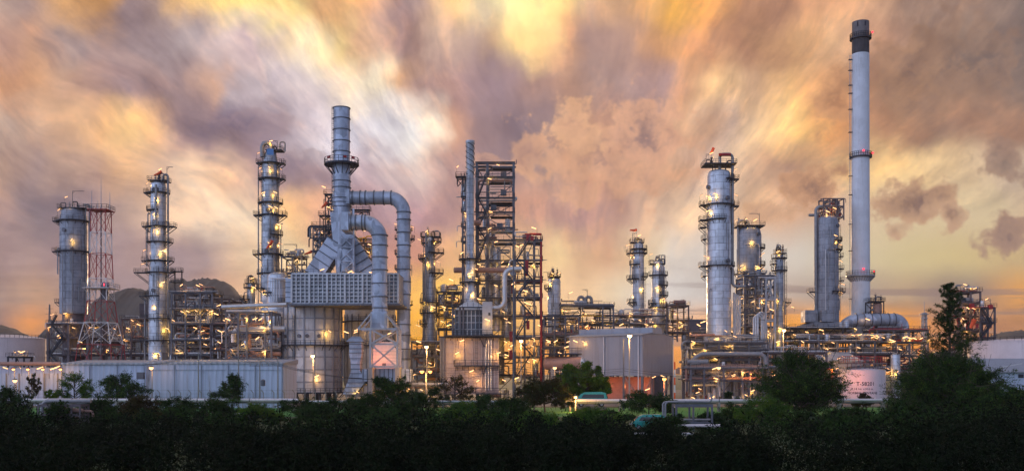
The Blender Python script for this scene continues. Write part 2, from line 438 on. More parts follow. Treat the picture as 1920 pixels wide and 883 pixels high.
def topgear(root, x0, x1, z, seed, y=0, n=5, mats=('pipe_grey', 'plat', 'steel_brown')):
    """valves and short pipe loops standing on a top platform"""
    rg = random.Random(seed)
    for i in range(n):
        x = rg.uniform(x0, x1); h = rg.uniform(1.0, 2.6); r = rg.uniform(.12, .24); yy = y + rg.uniform(-1, 1)
        mb = MB()
        if rg.random() < .5:
            w = rg.uniform(.8, 2) * rg.choice((1, -1)); mb.tube([(x, yy, z - .4), (x, yy, z + h), (x + w, yy, z + h), (x + w, yy, z - .4)], r, 8, r * 2.5)
            mb.lathe([(r * 1.7, z + h * .4), (r * 1.7, z + h * .4 + .2)], 10, (x, yy))
        else:
            mb.tube([(x, yy, z - .4), (x, yy, z + h)], r, 8); mb.lathe([(r * 1.8, z + h - .1), (r * 1.8, z + h + .15)], 10, (x, yy))
            mb.lathe([(r * 1.5, z + h * .3), (r * 2.1, z + h * .45), (r * 1.5, z + h * .6)], 10, (x, yy)); mb.beam((x, yy, z + h), (x, yy, z + h + .6), .07); mb.tube([(x - .3, yy, z + h + .6), (x + .3, yy, z + h + .6)], .05, 6)
        mb.build('valve', rg.choice(mats), root)

def column(label, cx, Y, prof, base, plats, mat='clad', lamps=(), pipes=(), lad=None, group='distillation columns of the refinery', name='distillation_column', seed=1, gear=None, ringstep=None, noz=6, mh=(), topplat=None, dav=None, cat='column', dk=.45):
    """prof: [(py, half width px)] from top down; base: py of the shell's foot"""
    k = Y / F
    root = thing(name, label, cat, (X(cx, Y), Y, 0), group)
    root.location.y = Y
    pts = [(hw * k, Z(py, Y)) for py, hw in prof]
    zb = Z(base, Y); Rb = prof[-1][1] * k
    shell = [(Rb, zb)] + [(r, z) for r, z in reversed(pts)]
    if shell[0][1] >= shell[1][1] - .01: shell = shell[1:]
    Rt, zt = shell[-1]
    shell += dome(Rt, zt, dk)
    rings = []
    if ringstep:
        z = zb + ringstep
        while z < zt:
            rr = [r for r, zz in pts if zz >= z - .01]
            j = [i for i in range(len(pts) - 1) if pts[i][1] >= z >= pts[i + 1][1]]
            R = pts[j[0]][0] + (pts[j[0] + 1][0] - pts[j[0]][0]) * (pts[j[0]][1] - z) / max(.01, pts[j[0]][1] - pts[j[0] + 1][1]) if j else Rb
            rings.append((R, z, .25)); z += ringstep
    shell_part(root, shell, mat, rings=rings)
    def Rat(z):
        for i in range(len(pts) - 1):
            if pts[i][1] >= z >= pts[i + 1][1]:
                t = (pts[i][1] - z) / max(.01, pts[i][1] - pts[i + 1][1]); return pts[i][0] * (1 - t) + pts[i + 1][0] * t
        return Rt if z > pts[0][1] else Rb
    if zb > 0.5:                                    # skirt down to the ground or deck below
        MB().lathe([(Rb * .8, 0), (Rb * .8, zb + .1)], 24).build('skirt', 'steel_brown', root)
    for i, (py, xl, xr) in enumerate(plats):
        z = Z(py, Y); platform(root, (xl - cx) * k, (xr - cx) * k, 0, Rat(z), z, seed + i)
    if topplat:
        py, xl, xr = topplat; z = Z(py, Y); a, b = (xl - cx) * k, (xr - cx) * k; d = min(Rt * 1.1, 3.5)
        mb = MB().bb(a, b, -d, d, z - .3, z)
        for sx in (-.6, .6): mb.beam((Rt * sx, 0, z - .3), (Rt * sx, 0, zt - .3), .25)
        for sx in (-.5, .5): mb.beam((Rt * sx, -Rt * .7, z - .3), (Rt * sx, -Rt * .7, zt - .6), .2)
        p = mb.build('platform', 'plat', root)
        MB().rail([(a, -d, z), (b, -d, z), (b, d, z), (a, d, z)], closed=True).build('railing', 'plat', p)
        if gear: topgear(root, a + .8, b - .8, z, seed, n=gear)
    elif gear: topgear(root, -Rt * .6, Rt * .6, zt + Rt * .3, seed, n=gear)
    for (pth, r, m) in pipes:
        q = [((x - cx) * k, yo, Z(y, Y)) for x, y, yo in pth]
        rr = r * k
        MB().tube(q, rr, 14 if rr > .4 else 8, rr * 2.6).build('pipe', m, root)
    if lad:
        for (x, y0, y1) in lad: ladder(root, (x - cx) * k, 0 if abs(x - cx) * k > Rb * .9 else -Rb - .3, Z(y1, Y), Z(y0, Y))
    if noz: nozzles(root, (Rt + Rb) / 2, zb + 4, zt - 2, noz, seed)
    for ang, py in mh: manhole(root, Rat(Z(py, Y)), ang, Z(py, Y))
    if dav: davit(root, (dav[0] - cx) * k, 0, Z(dav[1], Y), (dav[1] - dav[2]) * k, (dav[3] - dav[0]) * k)
    for l in lamps:
        x, y = l[0], l[1]; R = Rat(Z(y, Y)); on = abs(x - cx) * k < R
        yo = -math.sqrt(max(0, R * R - ((x - cx) * k) ** 2)) - 1.15 if on else -.6
        YY = Y + yo
        xx = 960 + ((X(x, YY))) * F / YY
        lamp(root, x, y, YY, light='b' if on else 'n', soft=not on, sgn=l[2] if len(l) > 2 else None)
    return root
# ------------------------------------------------------------------ steel frames, pipe racks and what runs through them
PIPEM = ['pipe', 'pipe', 'pipe', 'pipe_grey', 'pipe_grey', 'pipe_rust']
def clutter(root, x0, x1, y0, y1, z0, z1, n, rg, mats=PIPEM, rmax=.32):
    """process pipework inside a box (local coordinates): manhattan runs, drums, valves"""
    w = x1 - x0; h = z1 - z0
    for i in range(n):
        t = rg.random()
        m = rg.choice(mats)
        if t < .62:
            r = rg.choice((.1, .13, .16, .22, rmax)); x = rg.uniform(x0, x0 + w * .5); y = rg.uniform(y0, y1); z = z0 + rg.uniform(.3, .9) * h
            p = [(x, y, z)]
            for j in range(rg.randint(2, 5)):
                q = rg.random()
                if j % 2 == 0: x = min(x1, max(x0, x + rg.choice((1, 1, -1)) * rg.uniform(.15, .6) * w))
                elif q < .7: z = min(z1, max(z0 + r, z + rg.uniform(-.8, .8) * h))
                else: y = min(y1, max(y0, y + rg.uniform(-3, 3)))
                if (Vector(p[-1]) - Vector((x, y, z))).length > .6: p.append((x, y, z))
            if len(p) < 2: p.append((x + 2, y, z))
            MB().tube(p, r, 8, r * 2.5).build('pipe', m, root)
        elif t < .74:
            r = rg.uniform(.5, 1.0); x = rg.uniform(x0 + r, x1 - r); y = rg.uniform(y0 + r, y1); hh = min(h * .8, rg.uniform(2, 4))
            MB().lathe([(r, z0), (r, z0 + hh)] + dome(r, z0 + hh), 14, (x, y)).build('drum', rg.choice(('clad', 'pipe', 'pipe_grey')), root)
        elif t < .84:
            r = rg.uniform(.4, .8); x = rg.uniform(x0 + 2, max(x0 + 2.1, x1 - 4)); y = rg.uniform(y0, y1); z = z0 + r + .5
            MB().hcyl((x, y, z), (x + rg.uniform(2, 4), y, z), r, 14).build('exchanger', rg.choice(('pipe', 'pipe_grey', 'pipe_rust')), root)
        elif t < .93:
            x = rg.uniform(x0, x1); y = rg.uniform(y0, y1); mb = MB()
            mb.lathe([(.16, z0), (.16, z0 + .7), (.4, z0 + .9), (.16, z0 + 1.1), (.16, z0 + 1.5), (.35, z0 + 1.5), (.35, z0 + 1.65)], 10, (x, y))
            mb.build('valve', rg.choice(('plat', 'red', 'pipe_grey', 'steel')), root)
        else:
            x = rg.uniform(x0, x1); y = rg.uniform(y0, y1)
            MB().bb(x, x + rg.uniform(.6, 1.4), y, y + .5, z0, z0 + rg.uniform(.8, 1.8)).build('cabinet', rg.choice(('steel', 'steel_light', 'white')), root)

def frame(label, posts, levels, Y, depth, mat='steel', bottom=None, seed=1, n=4, rails=None, brace=.45, lamps=(), name='steel_structure', cat='structure', group='steel pipe structures between the columns', ps=.45, deck=True, mats=PIPEM, spans=None, runs=3, rmax=.32, back=True, topclut=0):
    """open steel structure: posts, floors with rails, braces, pipework; posts px, levels py (top first)"""
    rg = random.Random(seed)
    xl, xr = X(min(posts), Y), X(max(posts), Y); cx = (xl + xr) / 2
    root = thing(name, label, cat, (cx, Y, 0), group)
    xs = [X(p, Y) - cx for p in posts]; zs = [Z(p, Y) for p in levels]
    zb = Z(bottom, Y) if bottom else 0.0
    rows = (0, depth) if back else (0,)
    spans = spans or {}
    def sp(i): a, b = spans.get(i, (0, len(posts) - 1)); return a, b
    for k, x in enumerate(xs):
        top = max([zs[i] for i in range(len(zs)) if sp(i)[0] <= k <= sp(i)[1]] or [zs[-1]])
        for y in rows: MB().box((x, y, (zb + top) / 2), (ps, ps, top - zb)).build('post', mat, root)
    for i, z in enumerate(zs):
        a, b = sp(i); xa, xb = xs[a], xs[b]
        mb = MB()
        for y in rows: mb.box(((xa + xb) / 2, y, z - .2), (xb - xa - ps, ps * .7, .4))
        for x in xs[a:b + 1]: mb.box((x, depth / 2, z - .2), (ps * .6, depth - ps, .36))
        if deck:
            mb.bb(xa - .5, xb + .5, -.7, (depth + .6) if z < 24 else min(depth + .6, 2.6), z + .012, z + .10)
            if z >= 24 and depth > 6: mb.bb(xa + (xb - xa) * .35, xb + .4, depth - 2.2, depth + .5, z + .012, z + .10)
        fl = mb.build('floor_beam', mat, root)
        if (rails is None or i in rails) and deck:
            MB().rail([(xa - .4, -.6, z + .1), (xb + .4, -.6, z + .1), (xb + .4, depth + .5, z + .1), (xa - .4, depth + .5, z + .1)], closed=True, step=1.8).build('railing', 'plat' if mat != 'steel_light' else mat, fl)
        zlow = zs[i + 1] if i + 1 < len(zs) else zb
        for k in range(a, b):
            if rg.random() < brace:
                x0, x1 = xs[k] + ps / 2, xs[k + 1] - ps / 2; y = rg.choice(rows); t = rg.random(); m2 = MB(); zt = z - .45
                if t < .4: m2.beam((x0, y, zlow + .1), (x1, y, zt), .22); m2.beam((x0, y + .23, zt), (x1, y + .23, zlow + .1), .22)
                elif t < .75: m2.beam((x0, y, zlow + .1), ((x0 + x1) / 2, y, zt), .22); m2.beam((x1, y, zlow + .1), ((x0 + x1) / 2, y, zt), .22)
                else: m2.beam((x0, y, zlow + .1), (x1, y, zt), .22)
                m2.build('brace', mat, root)
        if n: clutter(root, xa, xb, .5, depth - .3, zlow + .15, z - .5, n, rg, mats, rmax)
        for j in range(runs):                                  # long straight lines on the beams
            r = rg.choice((.12, .16, .2, rmax)); y = rg.uniform(0.5, depth - .3)
            x0 = xa + rg.uniform(-1, .3) * 2; x1 = xb + rg.uniform(-.3, 1) * 2
            zz = z + .1 + r + .02
            p = [(x0, y, zz), (x1, y, zz)]
            if rg.random() < .5: p = [(x0, y, zz - rg.uniform(1, 4))] + p
            if rg.random() < .5: p = p + [(x1, y, zz + rg.choice((-1, 1)) * rg.uniform(.8, 2))]
            MB().tube(p, r, 8, r * 3).build('pipe', rg.choice(mats), root)
    if topclut:
        a, b = sp(0); clutter(root, xs[a], xs[b], .5, depth - .5, zs[0] + .15, zs[0] + 2.6, topclut, rg, mats, .2)
    for l in lamps:
        lamp(root, l[0], l[1], Y - .9 + (l[3] if len(l) > 3 else 0), light=(l[2] if len(l) > 2 else 'n'))
    return root
def stair(root, x0, z0, x1, z1, y, mat='plat', w=1.0):
    mb = MB()
    for yy in (y, y + w): mb.beam((x0, yy, z0), (x1, yy, z1), .12, .38)
    k = max(3, int(abs(z1 - z0) / .3))
    for i in range(k): t = (i + .5) / k; mb.box((x0 + (x1 - x0) * t, y + w / 2, z0 + (z1 - z0) * t), (.3, w, .05))
    for yy in (y, y + w): mb.beam((x0, yy, z0 + 1.1), (x1, yy, z1 + 1.1), .08)
    for i in range(0, k, 3):
        t = (i + .5) / k; xx, zz = x0 + (x1 - x0) * t, z0 + (z1 - z0) * t
        for yy in (y, y + w): mb.beam((xx, yy, zz), (xx, yy, zz + 1.1), .06)
    return mb.build('stair', mat, root)
def windsock(px, py, Y, hpole, ang, label, ln=3.0, s=1):
    """cloth cone on a pole; ang = droop in degrees"""
    zt = Z(py, Y)
    root = thing('windsock', label, 'windsock', (X(px, Y), Y, zt - hpole), 'orange windsocks on the plant')
    MB().tube([(0, 0, 0), (0, 0, hpole)], .06, 6).build('pole', 'steel_light', root)
    a = R_(ang); d = Vector((-s * math.cos(a), 0, -math.sin(a)))
    p = [Vector((0, 0, hpole - .2)) + d * (ln * t) + Vector((0, 0, -.12 * math.sin(t * 5))) for t in (0, .25, .5, .75, 1)]
    MB().tube(p, .5, 10, 0, True, [.48, .42, .36, .29, .2]).build('sock', 'sock', root)
    return root
def lattice_mast(name, label, cx, Y, levels, mats_by, group=None, tk=.16, cat='mast'):
    """square lattice mast: levels [(py, half width px)] top first; mats_by one material per section"""
    k = Y / F; root = thing(name, label, cat, (X(cx, Y), Y, 0), group)
    L_ = [(Z(py, Y), hw * k) for py, hw in levels]
    for i in range(len(L_) - 1):
        (z1, w1), (z0, w0) = L_[i], L_[i + 1]; mb = MB()
        c1 = [(-w1, -w1), (w1, -w1), (w1, w1), (-w1, w1)]; c0 = [(-w0, -w0), (w0, -w0), (w0, w0), (-w0, w0)]
        nn = max(1, int(round((z1 - z0) / (max(w0, w1) * 2.1))))
        def P(c, t): return (c0[c][0] * (1 - t) + c1[c][0] * t, c0[c][1] * (1 - t) + c1[c][1] * t, z0 + (z1 - z0) * t)
        for c in range(4):
            mb.beam(P(c, 0), P(c, 1), tk * 1.5); c2 = (c + 1) % 4
            for j in range(nn):
                t0, t1 = j / nn, (j + 1) / nn
                mb.beam(P(c, t0), P(c2, t1), tk * .8); mb.beam(P(c2, t0), P(c, t1), tk * .8); mb.beam(P(c, t1), P(c2, t1), tk)
        mb.build('mast_section', mats_by[i], root)
    return root

# ------------------------------------------------------------------ vegetation
def leaves_mesh(name, P, D, ln, wd, mat, parent, rng, loc=None):
    """one quad per leaf: P centres, D long axes"""
    n = len(P); D = D / (np.linalg.norm(D, axis=1, keepdims=True) + 1e-9)
    up = rng.normal(size=(n, 3)); up[:, 2] += .6
    S = np.cross(D, up); S /= (np.linalg.norm(S, axis=1, keepdims=True) + 1e-9)
    l = ln * rng.uniform(.6, 1.3, (n, 1)) * .5; w = wd * rng.uniform(.6, 1.3, (n, 1)) * .5
    V = np.stack([P - D * l, P + S * w, P + D * l, P - S * w], 1).reshape(-1, 3)
    me = bpy.data.meshes.new(name); me.vertices.add(n * 4); me.vertices.foreach_set('co', V.ravel().astype(np.float32))
    me.loops.add(n * 4); me.loops.foreach_set('vertex_index', np.arange(n * 4, dtype=np.int32))
    me.polygons.add(n); me.polygons.foreach_set('loop_start', np.arange(0, n * 4, 4, dtype=np.int32))
    me.polygons.foreach_set('loop_total', np.full(n, 4, dtype=np.int32)); me.update(); me.validate()
    me.materials.append(M[mat]); o = bpy.data.objects.new(name, me); COL.objects.link(o)
    if parent is not None: o.parent = parent
    if loc is not None: o.location = loc
    return o
def spray(rng, base, tip, k, spread, droop=.25):
    """leaf positions and axes along a twig"""
    t = rng.uniform(.1, 1.05, (k, 1)); ax = (tip - base)
    side = rng.normal(size=(k, 3)); side -= side.dot(ax)[:, None] * ax / (ax.dot(ax) + 1e-9)
    P = base + ax * t + side * spread * (1.1 - .5 * t)
    D = ax / (np.linalg.norm(ax) + 1e-9) + side * .7; D[:, 2] -= droop
    return P, D
def tree(label, cx, py_top, Y, wpx, seed, mat='leaf_dark', cat='tree', name='broadleaf_tree', group='trees in front of the plant', limbs=26, k=26, ln=.34, wd=.12, trunk_h=.22, shape='dome', lift=0.0, twigs=8, mat2=None, ff=.25, tw=(.14, .34)):
    rng = np.random.default_rng(seed); H = Z(py_top, Y); W = wpx / F * Y / 2
    root = thing(name, label, cat, (X(cx, Y), Y, 0), group)
    tr = MB(); h0 = H * trunk_h
    tr.tube([(0, 0, -.2), (rng.uniform(-.2, .2), 0, h0), (rng.uniform(-.4, .4), rng.uniform(-.3, .3), H * .55), (0, 0, H * .85)], .3, 8, 0, True, [max(.09, H * .028), H * .022, H * .014, H * .005])
    PP = []; DD = []
    for i in range(limbs):
        t = (i + rng.uniform(0, 1)) / limbs; az = rng.uniform(0, 2 * PI) if i % 3 else rng.choice([0, PI]) + rng.normal() * .5
        if shape == 'bush': e = (1 - max(0, t - .30) ** 1.35 * 1.35) * rng.uniform(.62, 1.12)
        elif shape == 'dome': e = math.sqrt(max(.08, 1 - (max(0, t - .25) / .78) ** 2)) * rng.uniform(.7, 1.08)
        elif shape == 'cone': e = (1.02 - t) ** .8 * rng.uniform(.75, 1.1) + .04
        else: e = rng.uniform(.5, 1.1)
        zb = h0 + (H * .8 - h0) * t * .8; zt = min(H * rng.uniform(.94, 1.0), h0 * .8 + (H - h0 * .8) * (t * .92 + .1 + rng.uniform(-.06, .1)))
        A = np.array([0, 0, zb]); B = np.array([math.cos(az) * W * e, math.sin(az) * W * e, zt + lift * W * e])
        mid = (A + B) / 2 + np.array([0, 0, .12 * W])
        rr = H * .009 * (1.1 - t * .6)
        tr.tube([tuple(A), tuple(mid), tuple(B)], rr, 5, 0, False, [rr * 1.6, rr, rr * .3])
        for j in range(twigs):
            u = rng.uniform(.25, 1.0); Q = A * (1 - u) + B * u + np.array([0, 0, .24 * W * u * (1 - u)])
            d = rng.normal(size=3) * .8 + (B - A) / (np.linalg.norm(B - A) + 1e-6) * .9 + np.array([0, 0, .3])
            d /= np.linalg.norm(d); lt = W * rng.uniform(*tw)
            T = Q + d * lt
            if rng.random() < .5: tr.tube([tuple(Q), tuple(T)], rr * .35, 3, 0, False)
            for q in range(3):
                b0 = Q + d * lt * q / 3; d2 = d + rng.normal(size=3) * .55; d2 /= np.linalg.norm(d2)
                p, dd = spray(rng, b0, b0 + d2 * lt * .75, k, lt * ff); PP.append(p); DD.append(dd)
    P = np.concatenate(PP); D = np.concatenate(DD)
    P[:, 2] = np.maximum(P[:, 2], .15) * (H / np.sort(P[:, 2])[-12])
    tr.build('trunk', 'bark', root)
    leaves_mesh('crown', P, D, ln, wd, mat, root, rng)
    if mat2:
        sel = rng.random(len(P)) < .18
        o = leaves_mesh('young_shoots', P[sel] * np.array([1.05, 1.05, 1.0]), D[sel], ln, wd, mat2, root, rng)
    return root
def casuarina(label, cx, py_top, Y, wpx, seed):
    rng = np.random.default_rng(seed); H = Z(py_top, Y); W = wpx / F * Y / 2
    root = thing('casuarina_tree', label, 'tree', (X(cx, Y), Y, 0), 'trees in front of the plant')
    tr = MB().tube([(0, 0, -.2), (.1, 0, H * .5), (0, 0, H * .97)], .3, 8, 0, True, [H * .016, H * .01, .03]); PP = []; DD = []
    nb = 170
    for i in range(nb):
        t = .25 + .75 * (i / nb) ; az = rng.uniform(0, 2 * PI); e = W * min(1, 1.3 * (1.04 - t) ** .7) * rng.uniform(.4, 1.7)
        A = np.array([0, 0, H * t]); d = np.array([math.cos(az), math.sin(az), rng.uniform(.3, .9)]); B = A + d * e
        B[2] = min(B[2], H * .99)
        tr.tube([tuple(A), tuple(B)], .04, 4, 0, False, [.07, .02])
        for j in range(7):
            u = rng.uniform(.4, 1.05); Q = A * (1 - u) + B * u; T = Q + np.array([rng.normal() * .4, rng.normal() * .4, rng.uniform(-.2, .9)]) * e * .35
            p, dd = spray(rng, Q, T, 24, .14, .3); PP.append(p); DD.append(dd)
    tr.build('trunk', 'bark', root)
    leaves_mesh('crown', np.concatenate(PP), np.concatenate(DD), .6, .06, 'leaf_dark', root, rng)
    return root

# ------------------------------------------------------------------ poles
def utility_pole(px, py, Y, label, arms=1, trafo=False, double=False, mat='concrete'):
    h = Z(py, Y); root = thing('utility_pole', label, 'utility pole', (X(px, Y), Y, 0), 'power line poles along the fence')
    MB().tube([(0, 0, 0), (0, 0, h)], .16, 8, 0, True, [.2, .12]).build('pole', mat, root)
    if double: MB().tube([(4.0, 0, 0), (4.0, 0, h)], .16, 8, 0, True, [.2, .12]).build('pole', mat, root)
    for i in range(arms):
        z = h - .5 - i * 1.5; w = 2.2; c = 2.0 if double else 0
        mb = MB().beam((c - w - c, -.2, z), (c + w + (c if double else 0), -.2, z), .12); mb.build('crossarm', 'steel', root)
        for x in (-w + .2, -w * .3, w * .3, w - .2):
            MB().lathe([(.05, z), (.11, z + .12), (.06, z + .2), (.11, z + .3), (.03, z + .42)], 8, (x, -.2)).build('insulator', 'concrete', root)
    if trafo: MB().lathe([(.1, h * .45), (.5, h * .45 + .1), (.5, h * .45 + 1.3), (.2, h * .45 + 1.5)], 14, (.8, -.3)).build('transformer', 'steel', root)
    return root
def street_lamp(px, py, Y, label, heads=1, hot='glow_hot', data=None, r=.5, mat='concrete', ph=None, light=True):
    h = Z(py, Y); root = thing('street_lamp', label, 'street lamp', (X(px, Y), Y, 0), 'lamp posts of the refinery')
    MB().tube([(0, 0, 0), (0, .1, h - .3)], .14, 8, 0, True, [.17, .09]).build('pole', mat, root)
    xs = (0,) if heads == 1 else (-1.1, 1.1)
    for x in xs:
        MB().tube([(0, 0, h - .6), (x, -.35, h + .25)], .05, 6).build('arm', 'steel', root)
        hd = MB().lathe([(.55, h + .05), (.45, h + .3), (.12, h + .42)], 14, (x, -.5)).build('lamp_head', 'steel', root)
        MB().lathe([(.02, h - r * 1.2), (r * .8, h - r * .7), (r, h - r * .2), (r * .9, h + .04)], 12, (x, -.5)).build('lens', hot, hd)
        if light: bulb(root, (x, -1.1, h - r * 2.6), data or BULB_H)
    return root
# ------------------------------------------------------------------ world: dusk sky with lit clouds, mapped by world direction
def s2l(c): return tuple(((q / 255) / 12.92 if q <= 10 else (((q / 255) + .055) / 1.055) ** 2.4) for q in c)
ROWS = [
(0.0, [(0,(185,160,150)),(50,(180,155,148)),(120,(235,185,135)),(205,(240,185,125)),(240,(172,150,150)),(300,(185,160,150)),(340,(250,205,150)),(410,(255,226,155)),(480,(255,236,165)),(560,(255,228,160)),(600,(240,190,140)),(650,(240,190,140)),(700,(222,175,145)),(750,(190,165,165)),(800,(225,190,165)),(850,(240,205,155)),(900,(250,232,195)),(960,(255,242,185)),(1040,(255,228,160)),(1100,(228,190,160)),(1180,(215,172,135)),(1260,(250,192,112)),(1310,(238,180,112)),(1400,(190,145,118)),(1500,(200,155,128)),(1600,(205,165,138)),(1700,(192,162,142)),(1800,(160,135,122)),(1920,(130,115,110))]),
(0.8, [(0,(198,160,145)),(60,(200,160,138)),(120,(160,142,142)),(200,(158,138,140)),(280,(160,142,145)),(340,(185,170,172)),(420,(205,190,195)),(470,(188,172,182)),(540,(250,226,190)),(580,(255,238,205)),(640,(255,226,165)),(680,(235,192,155)),(740,(185,155,152)),(780,(170,140,132)),(820,(220,190,172)),(880,(192,165,155)),(930,(225,190,155)),(985,(252,225,165)),(1050,(215,170,140)),(1110,(180,150,142)),(1180,(190,155,140)),(1250,(225,172,128)),(1320,(190,145,118)),(1400,(182,138,112)),(1480,(215,170,130)),(1560,(215,176,142)),(1640,(198,160,138)),(1720,(165,138,122)),(1800,(126,110,103)),(1920,(122,107,102))]),
(1.6, [(0,(215,165,132)),(60,(228,178,140)),(120,(215,176,150)),(180,(192,158,145)),(240,(160,138,142)),(300,(148,128,132)),(360,(165,142,142)),(410,(222,182,160)),(440,(196,182,188)),(520,(215,202,208)),(600,(225,212,210)),(650,(255,234,205)),(710,(255,242,215)),(765,(230,186,150)),(800,(192,160,152)),(860,(176,148,150)),(930,(160,138,145)),(1000,(182,150,142)),(1060,(195,156,136)),(1120,(178,150,142)),(1180,(172,145,142)),(1240,(170,142,142)),(1300,(210,165,135)),(1350,(240,200,155)),(1420,(222,184,152)),(1480,(238,192,140)),(1540,(215,165,125)),(1600,(165,126,104)),(1670,(148,118,100)),(1750,(122,105,98)),(1830,(140,118,106)),(1920,(126,110,104))]),
(2.4, [(0,(198,175,162)),(60,(215,180,155)),(120,(215,176,145)),(180,(242,194,146)),(240,(254,212,155)),(290,(228,188,155)),(340,(168,144,145)),(400,(124,110,128)),(460,(126,111,128)),(520,(160,145,156)),(580,(216,206,216)),(640,(225,222,234)),(700,(235,232,240)),(770,(252,250,248)),(810,(255,240,222)),(845,(200,160,142)),(900,(160,134,135)),(960,(140,122,130)),(1020,(150,128,130)),(1080,(200,156,132)),(1140,(195,152,132)),(1190,(150,126,125)),(1240,(165,138,130)),(1300,(228,184,150)),(1360,(224,194,172)),(1420,(240,205,160)),(1480,(246,208,145)),(1550,(225,165,115)),(1620,(195,148,118)),(1680,(180,140,112)),(1740,(152,124,108)),(1800,(165,130,110)),(1860,(165,132,112)),(1920,(138,117,108))]),
(3.2, [(0,(188,158,142)),(60,(180,156,150)),(120,(196,166,150)),(180,(206,170,150)),(240,(238,192,150)),(300,(232,198,172)),(360,(246,217,190)),(420,(236,200,170)),(480,(180,150,150)),(540,(126,112,128)),(600,(150,130,140)),(660,(196,176,186)),(720,(202,182,188)),(780,(222,202,196)),(840,(182,150,145)),(900,(158,135,140)),(960,(158,134,136)),(1020,(172,145,136)),(1080,(205,161,136)),(1140,(200,156,134)),(1200,(205,162,136)),(1260,(225,182,150)),(1320,(222,196,182)),(1380,(234,205,176)),(1440,(195,160,135)),(1500,(176,142,122)),(1560,(205,170,135)),(1640,(254,218,160)),(1720,(252,218,165)),(1800,(236,208,168)),(1860,(226,202,172)),(1920,(216,196,170))]),
(4.0, [(0,(170,145,142)),(60,(138,124,130)),(120,(146,130,137)),(180,(165,146,152)),(240,(192,166,155)),(300,(226,192,166)),(360,(242,217,192)),(420,(252,233,208)),(480,(252,228,198)),(540,(254,208,152)),(600,(226,176,145)),(660,(188,150,150)),(720,(178,147,155)),(780,(182,147,155)),(840,(172,138,140)),(900,(188,150,140)),(960,(200,156,136)),(1040,(192,153,142)),(1100,(186,150,146)),(1160,(202,162,146)),(1220,(226,192,166)),(1280,(238,208,177)),(1340,(236,206,176)),(1400,(228,188,152)),(1460,(226,186,155)),(1520,(205,172,148)),(1580,(215,185,160)),(1640,(228,207,172)),(1700,(222,203,168)),(1780,(217,198,162)),(1860,(220,202,166)),(1920,(208,184,154))]),
(4.8, [(0,(158,134,132)),(60,(170,145,140)),(120,(164,140,140)),(200,(160,140,146)),(260,(176,150,146)),(320,(152,134,140)),(380,(166,146,146)),(440,(218,188,162)),(500,(254,228,190)),(560,(255,228,180)),(620,(212,166,140)),(700,(200,150,140)),(780,(208,152,130)),(840,(238,187,140)),(900,(238,192,140)),(960,(237,192,142)),(1040,(252,220,168)),(1080,(230,192,152)),(1140,(226,180,145)),(1200,(242,218,176)),(1260,(226,217,206)),(1320,(225,216,206)),(1400,(225,216,206)),(1500,(220,212,198)),(1600,(220,205,170)),(1700,(216,200,154)),(1800,(215,196,145)),(1920,(205,180,134))]),
(5.5, [(0,(160,135,125)),(80,(195,158,130)),(160,(158,134,130)),(240,(158,138,140)),(320,(148,130,130)),(400,(200,160,142)),(460,(228,188,150)),(520,(242,202,160)),(600,(237,187,138)),(700,(238,178,120)),(780,(254,196,108)),(820,(255,206,112)),(900,(252,203,130)),(960,(246,202,140)),(1040,(246,206,160)),(1100,(240,206,165)),(1160,(236,217,186)),(1240,(216,211,206)),(1300,(200,195,190)),(1400,(200,185,175)),(1500,(184,168,154)),(1600,(168,154,140)),(1700,(180,155,126)),(1760,(146,127,114)),(1820,(142,126,115)),(1920,(222,162,92))]),
(6.1, [(0,(150,120,110)),(60,(225,155,96)),(120,(172,132,110)),(240,(150,125,120)),(320,(150,125,115)),(400,(188,142,110)),(500,(228,162,110)),(600,(238,168,92)),(700,(254,180,80)),(780,(255,188,78)),(860,(255,186,80)),(960,(252,194,108)),(1080,(238,193,140)),(1180,(192,164,146)),(1280,(236,186,148)),(1360,(242,180,118)),(1460,(242,170,88)),(1560,(242,166,84)),(1640,(252,172,80)),(1700,(248,166,78)),(1760,(188,133,94)),(1840,(176,126,95)),(1920,(182,132,90))]),
(6.6, [(0,(140,112,104)),(300,(150,115,100)),(600,(235,160,85)),(800,(255,175,70)),(1100,(240,170,100)),(1400,(240,160,85)),(1700,(235,155,75)),(1920,(190,130,85))]),
]
def noise2(nt, vec, scale, detail=4, rough=0.55, dist=0):
    n = N(nt, 'ShaderNodeTexNoise'); n.noise_dimensions = '2D'; n.inputs['Scale'].default_value = scale
    n.inputs['Detail'].default_value = detail; n.inputs['Roughness'].default_value = rough; n.inputs['Distortion'].default_value = dist
    L(nt, vec, n.inputs['Vector']); return n.outputs[0]
